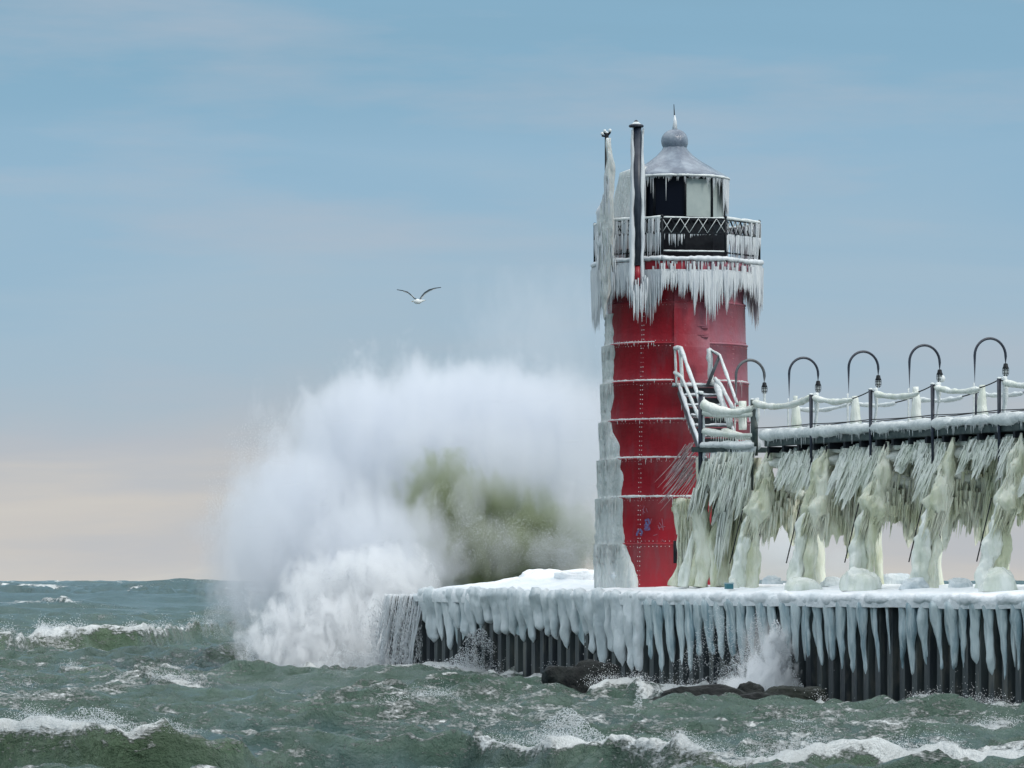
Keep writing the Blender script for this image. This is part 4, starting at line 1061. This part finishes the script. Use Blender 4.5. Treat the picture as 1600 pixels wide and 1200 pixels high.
# ------------------------------------------------------------------ lamps
LB = [(1150, 640, "frosted arched lamp nearest the tower, half hidden by the stair", 0),
      (1233, 672, "arched lamp second from the tower with ice cone at its foot", 1),
      (1326, 664, "arched catwalk lamp in the middle of the five, over the third span", 1),
      (1421, 660, "arched catwalk lamp fourth from the tower with frost ball on its globe", 1),
      (1523, 656, "arched catwalk lamp farthest from the tower, tallest in the row", 1)]
tp = -.35
for k, (px, py, lb, ic) in enumerate(LB):
    s = S(px, tp); base = P(s, tp, zb1+.03); o = thing("catwalk_lamp", base, lb, "lamp", "arched lamps along the catwalk")
    zt = EYE+5.26-.36+ (.08 if k == 0 else 0); RR = .385
    arc = [base, base+[0,0,.9]]+[P(s, tp+RR-RR*math.cos(q), zt+RR*math.sin(q)) for q in np.linspace(0, math.pi, 17)]
    e = P(s, tp+2*RR, zt-.20); arc.append(e)
    b = MB(); b.tube(arc, .03 if k else .036, n=8); pole = b.build("lamp_pole", M['lamp_grey'] if k == 0 else M['navy'], o)
    ex = e[0]; ey = e[1]
    b = MB(); b.lathe((ex, ey, 0), [(.02, e[2]+.05),(.045, e[2]+.04),(.055, e[2]-.02),(.07, e[2]-.05),(.07, e[2]-.07),(.03, e[2]-.07)], 12); b.build("socket", M['dark'], o)
    b = MB(); b.lathe((ex, ey, 0), [(.05, e[2]-.06),(.055, e[2]-.12),(.048, e[2]-.18),(.02, e[2]-.215),(0, e[2]-.22)], 12); b.build("lamp_glass", M['lampglass'], o)
    b = MB()
    for q in range(6):
        a = q*math.pi/3; b.tube([(ex+r*math.cos(a), ey+r*math.sin(a), z) for r, z in ((.068, e[2]-.06),(.07, e[2]-.14),(.06, e[2]-.20),(.02, e[2]-.24))], .006, n=4)
    for z in (e[2]-.10, e[2]-.17): b.tube([(ex+.068*math.cos(a), ey+.068*math.sin(a), z) for a in np.linspace(0, 6.28, 13)], .006, n=4)
    b.build("wire_guard", M['dark'], o)
    b = MB(); fz = np.linspace(.1, .95, 10); b.tube([base+[-.0,-.03,z]+np.array([-.025,0,0]) for z in fz], .02, n=6, amp=.008, fr=6); b.build("pole_frost", M['snowr'], pole)
    if ic:
        zc = np.linspace(.05, .95+.1*rgi.uniform(-1, 1), 14); b = MB()
        b.tube([base+np.array([.17-.02*z, 0, z]) for z in zc], np.linspace(.16, .085, 14), n=12, amp=.03, fr=4, sq=(1,.8)); b.build("ice_cone", M['icegp'], o)
    if k == 0: b = MB(); b.icicle((ex, ey, e[2]-.2), .55, .05, n=7, k=4); b.build("icicle", M['snowr'], o)
    if k == 0:
        b = MB(); b.tube([base+np.array([.16, 0, z]) for z in np.linspace(.3, 1.0, 8)], .10, n=10, amp=.02); b.build("ice_block", M['icegp'], o)
    if k == 3:
        b = MB(); q = np.linspace(-1.5, 1.57, 8); b.lathe((ex+.05, ey, 0), [(.075*math.cos(a), e[2]-.16+.085*math.sin(a)) for a in q], 12); b.build("frost_ball", M['snowr'], o)

# ------------------------------------------------------------------ lumps of ice on the pier deck
def lump(px, py, w, h, t, label, m_='icegp', dep=.35, name="ice_boulder", group="ice boulders on the pier deck", cat="ice boulder", sharp=0):
    s = S(px, t); Yy = Y0-.92*s+.391*t; c = P(s, t, ZP(py, s, t))
    W = w*Yy/F/2; H = h*Yy/F
    nu, nv = 44, 20; b = MB(); rows = []
    for j in range(nv+1):
        v = j/nv*math.pi/2
        ring = []
        for i_ in range(nu+1):
            a = (i_ % nu)*2*math.pi/nu; d = np.array([math.cos(a)*math.cos(v), math.sin(a)*math.cos(v), math.sin(v)])
            k = 1+.34*float(fbm(d*1.3+px*.37, 3))+.10*float(fbm(d*5+px, 3))+sharp*.12*float(vn(d*4+px))
            q = np.sign(d)*np.abs(d)**.75 if not sharp else d
            ring.append([c[0]+q[0]*W*k, c[1]+q[1]*dep*k, c[2]-.06+q[2]*(H+.06)*k])
        rows.append(ring)
    b.grid(np.array(rows)); o = b.build(name, M[m_], org=c)
    return tag(o, label, cat, group)
lump(979, 908, 48, 17, -1.6, "smooth oval ice boulder at the foot of the red tower", 'icew')
lump(1257, 919, 54, 16, -2.2, "long low ice boulder in front of the second catwalk leg", 'icegp')
lump(1345, 919, 58, 32, -2.0, "tall greenish ice heap at the third catwalk leg", 'icegp', .45)
lump(1560, 920, 56, 30, -2.0, "blocky pale ice heap by the right edge of the frame", 'icegp', .4)
lump(1146, 915, 17, 10, -2.2, "small ice block right beside the teal box", 'icegp', .15)
lump(1207, 909, 34, 9, -1.2, "small flat ice lump left of the second catwalk leg", 'icew', .2)
lump(1428, 917, 44, 14, -1.8, "low pale ice mound left of the fourth catwalk leg", 'icew', .3)
lump(1500, 914, 40, 12, -1.0, "grey ice lump between the two right catwalk legs", 'icew', .3)
lump(1400, 909, 60, 13, 2.0, "dull ice ridge at the pier's back edge, right half", 'icew', .3)
lump(840, 903, 56, 14, -.6, "rounded ice hump left of the tower, tallest there", 'snow', .4)
lump(898, 903, 62, 13, -.6, "wide ice hump joined to the tower's icy foot", 'snow', .4)
lump(1300, 912, 40, 9, -.5, "shallow ice lump behind the long low boulder", 'icew', .25)
# teal box
c = P(S(1139, -2.5), -2.5, 2.40)
o = thing("plastic_box", c, "small teal plastic box lying on the snowy pier edge", "box")
b = MB(); b.box(c+[0,0,.06], (.085,.07,.06), (.95,.3,0), (-.3,.95,0)); b.build("box_body", M['bluebox'], o, False)
b = MB(); b.box(c+[0,0,.135], (.095,.08,.014), (.95,.3,0), (-.3,.95,0)); b.build("box_lid", mat("pale_teal", (.3,.42,.45), .5), o, False)

# ------------------------------------------------------------------ rocks at the pier foot
def rock(px, py, w, h, Yd, label, dep=.6, m_='rock', seed=0, name="rock"):
    c = at(px, py, Yd); W = w*Yd/F/2; H = h*Yd/F; rows = []; nu, nv = 40, 22
    for j in range(nv+1):
        v = -.5+j/nv*(math.pi/2+.5); ring = []
        for i_ in range(nu+1):
            a = (i_ % nu)*2*math.pi/nu; d = np.array([math.cos(a)*math.cos(v), math.sin(a)*math.cos(v), math.sin(v)])
            k = 1+.40*float(fbm(d*1.2+seed*3.1, 2))+.16*float(fbm(d*5+seed, 3))
            q = np.sign(d)*np.abs(d)**.8
            ring.append([c[0]+q[0]*W*k, c[1]+q[1]*dep*k, c[2]+q[2]*H*k])
        rows.append(ring)
    b = MB(); b.grid(np.array(rows)); return tag(b.build(name, M[m_], org=c), label, "rock", "rocks at the pier foot")
rock(908, 1082, 116, 50, 101.0, "large black wet rock at the middle of the pier foot", .7, 'rock', 2)
rock(1173, 1098, 44, 27, 93.0, "small rounded black rock left of the square algae rock", .3, 'rock', 5)
rock(1243, 1104, 92, 34, 92.4, "squarish algae-dark rock against the piles", .5, 'algae', 7)
rock(1085, 1108, 170, 30, 90.5, "long flat rock ledge awash, left half", .35, 'rock', 9)
rock(1165, 1111, 130, 28, 90.0, "flat rock ledge awash below the small round rock", .35, 'rock', 11)

# ------------------------------------------------------------------ seagull
def gull():
    Yd = 122.0; c = at(653, 471, Yd); o = thing("seagull", c, "white gull with raised grey wings gliding left of the lighthouse", "seagull")
    k = Yd/F
    b = MB(); bp = [(-8,.5),(-6.8,.5),(-5,0),(-2,0),(2,-.2),(5,.6),(8,1.2),(11,1.6)]
    b.tube([c+np.array([x*k, (.05*x*k), y*k]) for x, y in bp], [.006,.025,.05,.075,.07,.045,.025,.012], n=12, sq=(1,1), ax=(0,0,1)); b.build("body", M['bird_w'], o)
    b = MB(); b.tube([c+np.array([-7.6*k,0,.3*k]), c+np.array([-10*k,0,-.2*k])], [.014,.003], n=6); b.build("beak", M['orange'], o)
    b = MB(); b.add([c+np.array(v)*k for v in ((8,-1.5,1.3),(8,1.5,1.3),(13,2.4,1.9),(13,-2.4,1.9),(8,-1.5,1.0),(8,1.5,1.0),(13,2.4,1.7),(13,-2.4,1.7))], [(0,1,2,3),(7,6,5,4),(0,3,7,4),(1,5,6,2),(3,2,6,7)]); b.build("tail", M['bird_w'], o)
    for nm, pts in (("l", [(-1,3,3.4),(-6,6,4.2),(-11,11,4.4),(-16,15,4.0),(-24,17.2,3.0),(-33,18.5,.8)]), ("r", [(2,3,3.6),(5,8,4.6),(10,14,4.8),(17,18.5,4.2),(26,21,3.0),(36,22,.8)])):
        rowsA = []; rowsB = []; 
        for i_, (x, z, ch) in enumerate(pts):
            sw = 2.0*(i_/5)**2; tilt = .30
            rowsA.append([c+np.array([x+(v*ch)*.22, -ch*.55+sw+v*ch*1.1, z+.8*math.sin(math.pi*v)*.5-tilt*v*ch+.3])*k for v in np.linspace(0, 1, 6)])
            rowsB.append([c+np.array([x+(v*ch)*.22, -ch*.55+sw+v*ch*1.1, z-tilt*v*ch-.35*math.sin(math.pi*v)])*k for v in np.linspace(0, 1, 6)])
        A = np.array(rowsA); B = np.array(rowsB)
        b = MB(); b.grid(A[:5]); b.grid(B[:5][:, ::-1]); w = b.build("wing", M['bird_g'], o)
        b = MB(); b.grid(A[4:]); b.grid(B[4:][:, ::-1]); b.build("wing_tip", M['bird_k'], w)
        b = MB(); b.tube([q[-1]+np.array([0,.02,-.01]) for q in A[:5]], [.02,.022,.022,.018,.008], n=5); b.build("white_trailing_edge", M['bird_w'], w)
gull()

# ------------------------------------------------------------------ breaking wave and spray
def vol_mat(name, dens, col, aniso=.2):
    m = bpy.data.materials.new(name); m.use_nodes = True; t = m.node_tree; t.nodes.clear()
    o = t.nodes.new("ShaderNodeOutputMaterial"); v = t.nodes.new("ShaderNodeVolumePrincipled")
    v.inputs["Color"].default_value = (*col, 1); v.inputs["Density"].default_value = dens; v.inputs["Anisotropy"].default_value = aniso
    v.inputs["Density Attribute"].default_value = "density"
    t.links.new(v.outputs[0], o.inputs["Volume"]); return m
def spray_volume(name, lo, hi, res, blobs, mt_, nscale, amp, edge):
    """a cloud of spray as a density grid: soft ellipsoids broken up by noise"""
    ng = bpy.data.node_groups.new(name, 'GeometryNodeTree')
    ng.interface.new_socket("Geometry", in_out='INPUT', socket_type='NodeSocketGeometry')
    ng.interface.new_socket("Geometry", in_out='OUTPUT', socket_type='NodeSocketGeometry')
    nn = ng.nodes.new; ll = ng.links.new
    go = nn("NodeGroupOutput"); vc = nn("GeometryNodeVolumeCube"); pos = nn("GeometryNodeInputPosition")
    vc.inputs["Min"].default_value = lo; vc.inputs["Max"].default_value = hi
    for k, r_ in zip(("Resolution X","Resolution Y","Resolution Z"), res): vc.inputs[k].default_value = r_
    def mth(op, a, c=None, clamp=False):
        q = nn("ShaderNodeMath"); q.operation = op; q.use_clamp = clamp
        for i_, v in enumerate((a, c)):
            if v is None: continue
            if isinstance(v, (int, float)): q.inputs[i_].default_value = v
            else: ll(v, q.inputs[i_])
        return q.outputs[0]
    def vm(op, a, c):
        q = nn("ShaderNodeVectorMath"); q.operation = op
        for i_, v in enumerate((a, c)):
            if isinstance(v, tuple): q.inputs[i_].default_value = v
            else: ll(v, q.inputs[i_])
        return q
    no = nn("ShaderNodeTexNoise"); no.inputs["Scale"].default_value = nscale; no.inputs["Detail"].default_value = 7; no.inputs["Roughness"].default_value = .66; no.inputs["Distortion"].default_value = .8
    ll(vm('MULTIPLY', pos.outputs[0], (1.25,1,.62)).outputs[0], no.inputs["Vector"])
    nz = mth('MULTIPLY', mth('SUBTRACT', no.outputs[0], .5), amp)
    tot = None
    for c, r_, w, e_ in blobs:
        q = vm('DIVIDE', vm('SUBTRACT', pos.outputs[0], tuple(map(float, c))).outputs[0], tuple(map(float, r_)))
        ln = nn("ShaderNodeVectorMath"); ln.operation = 'LENGTH'; ll(q.outputs[0], ln.inputs[0])
        d = mth('ADD', mth('SUBTRACT', 1.0, ln.outputs[1]), nz)
        d = mth('MULTIPLY', mth('MULTIPLY', d, e_, True), w)
        tot = d if tot is None else mth('MAXIMUM', tot, d)
    ll(tot, vc.inputs["Density"])
    sm = nn("GeometryNodeSetMaterial"); sm.inputs["Material"].default_value = mt_
    ll(vc.outputs[0], sm.inputs[0]); ll(sm.outputs[0], go.inputs[0])
    me = bpy.data.meshes.new(name); o = bpy.data.objects.new(name, me); COL.objects.link(o); me.materials.append(mt_)
    md = o.modifiers.new("cloud", 'NODES'); md.node_group = ng; o["kind"] = "stuff"
    return o
def B(px, py, rx, ry, Yd, rd, w, e_=3.0):
    c = at(px, py, Yd); return (c, (rx*Yd/F, rd, ry*Yd/F), w, e_)
blobs = [B(650, 745, 240, 180, 134, 3.8, .8, 3.0), B(800, 700, 190, 135, 134.5, 3.4, .8, 3.0), B(470, 830, 130, 145, 131, 3.0, .75, 3.0), B(575, 665, 130, 90, 133.5, 2.6, .7, 2.6),
         B(750, 635, 230, 80, 134.5, 2.8, .6, 2.6), B(880, 640, 100, 80, 134.5, 2.8, .4, 2.2), B(850, 520, 150, 140, 135, 2.2, .13, 1.2),
         B(545, 985, 150, 95, 127.4, 1.6, .8, 2.6), B(590, 880, 130, 120, 128, 2.6, .7, 2.6), B(400, 880, 90, 140, 128.5, 2.4, .45, 2.0),
         B(790, 725, 190, 70, 130.2, 1.4, .22, 1.8), B(780, 855, 65, 50, 128.8, .9, .24, 3.5), B(870, 865, 70, 36, 128.8, .9, .34, 3.5), B(700, 860, 50, 60, 128.8, .9, .26, 3.5), B(730, 790, 30, 60, 129.0, .8, .30, 3.5), B(915, 790, 70, 130, 129.5, 1.8, .35, 1.8), B(340, 830, 60, 26, 129, 1.0, .2, 1.6)]
lo = tuple(at(250, 1075, 127)); lo = (lo[0]-.5, 123.5, -.3); hi = (at(960, 400, 135)[0]+.4, 140.0, at(800, 415, 135)[2])
vm1 = vol_mat("spray_mist", 1.15, (.905,.925,.958))
spray_volume("wave_spray", lo, hi, (190, 115, 160), blobs, vm1, .95, 2.1, 3)
b2l = [B(1225, 860, 90, 75, 126, 1.6, 1.0, 1.2), B(1310, 880, 60, 50, 126, 1.4, .5, 1.2)]
spray_volume("drifting_spray", (at(1110, 0, 126)[0], 123.5, .5), (at(1400, 0, 126)[0], 128.5, at(0, 770, 126)[2]), (70, 40, 40), b2l, vol_mat("spray_mist_thin", .8, (.985,.992,.998)), .8, .8, 2)
Yw = YE(1195, -3.7)
spray_volume("splash_mist", (at(1120, 0, Yw)[0], Yw-1.6, -.2), (at(1250, 0, Yw)[0], Yw+.5, at(0, 965, Yw)[2]), (90, 70, 100),
             [B(1200, 1065, 42, 40, Yw-.3, .55, 1.0, 2.5), B(1212, 1030, 26, 45, Yw-.2, .4, .9, 2.2), B(1165, 1075, 50, 22, Yw-.3, .5, .6, 2.2), B(1190, 1010, 40, 50, Yw-.1, .35, .15, 1.6)],
             vol_mat("splash_mist", 9.0, (.97,.98,.99)), 5.0, 3.6, 2)
spray_volume("tumbling_foam", (at(360, 0, 124)[0], 122.4, -.2), (at(690, 0, 124)[0], 127.0, at(0, 850, 125)[2]), (130, 70, 100),
             [B(540, 1000, 140, 72, 124.9, 1.5, 1.0, 4.5), B(480, 1025, 90, 40, 124.0, .9, 1.0, 4.5), B(590, 940, 90, 80, 125.4, 1.3, .7, 4.0), B(500, 930, 60, 60, 125.4, 1.0, .5, 3.5), B(640, 1010, 40, 60, 124.2, .8, .35, 3.0)],
             vol_mat("tumbling_foam", 4.0, (.955,.965,.975)), 2.3, 3.0, 2)
# the green, water-laden core of the breaking wave behind the pier end
spray_volume("breaking_wave_core", (at(590, 0, 129)[0], 127.6, -.2), (at(955, 0, 132)[0], 133.2, at(0, 700, 131)[2]), (150, 64, 125),
             [B(690, 800, 75, 90, 131.0, 1.5, .8, 1.3), B(760, 870, 160, 62, 130.6, 1.6, 1.0, 1.8), B(850, 840, 105, 62, 131.0, 1.5, .7, 1.4), B(755, 800, 130, 60, 131.4, 1.3, .5, 1.3)],
             vol_mat("green_core", 4.0, (.47,.52,.34)), 1.6, 2.6, 2)
# drops inside the spray
def drops_in(bl, n, size, keepth, fr=1.4, name="spray_drops", shell=0):
    pts = []
    for c, r_, w, e_ in bl:
        q = rng.normal(size=(n, 3)); q /= np.linalg.norm(q, axis=1)[:, None]; q *= (rng.uniform(shell, 1, n)**.5)[:, None]
        pts.append(np.array(c)+q*np.array(r_)*1.0)
    p = np.vstack(pts); p = p[p[:, 2] > -.1]; p = p[fbm(p*fr, 4, .6) > keepth]
    return tetras(p, rng.uniform(*size, len(p)), name)
drops_in([B(530, 985, 150, 100, 125.2, 1.8, 1), B(470, 1020, 90, 50, 124.6, 1.2, 1), B(600, 930, 90, 90, 126, 1.6, 1)], 42000, (.008,.020), .04)
drops_in([B(420, 800, 110, 150, 130, 2.4, 1), B(400, 980, 90, 60, 127, 2, 1)], 16000, (.005,.012), .10, shell=.5)
drops_in([B(700, 830, 70, 80, 129.2, .9, 1), B(800, 850, 110, 55, 129.2, .9, 1), B(880, 860, 60, 40, 129.4, .7, 1)], 11000, (.004,.011), -.06, 3.0)
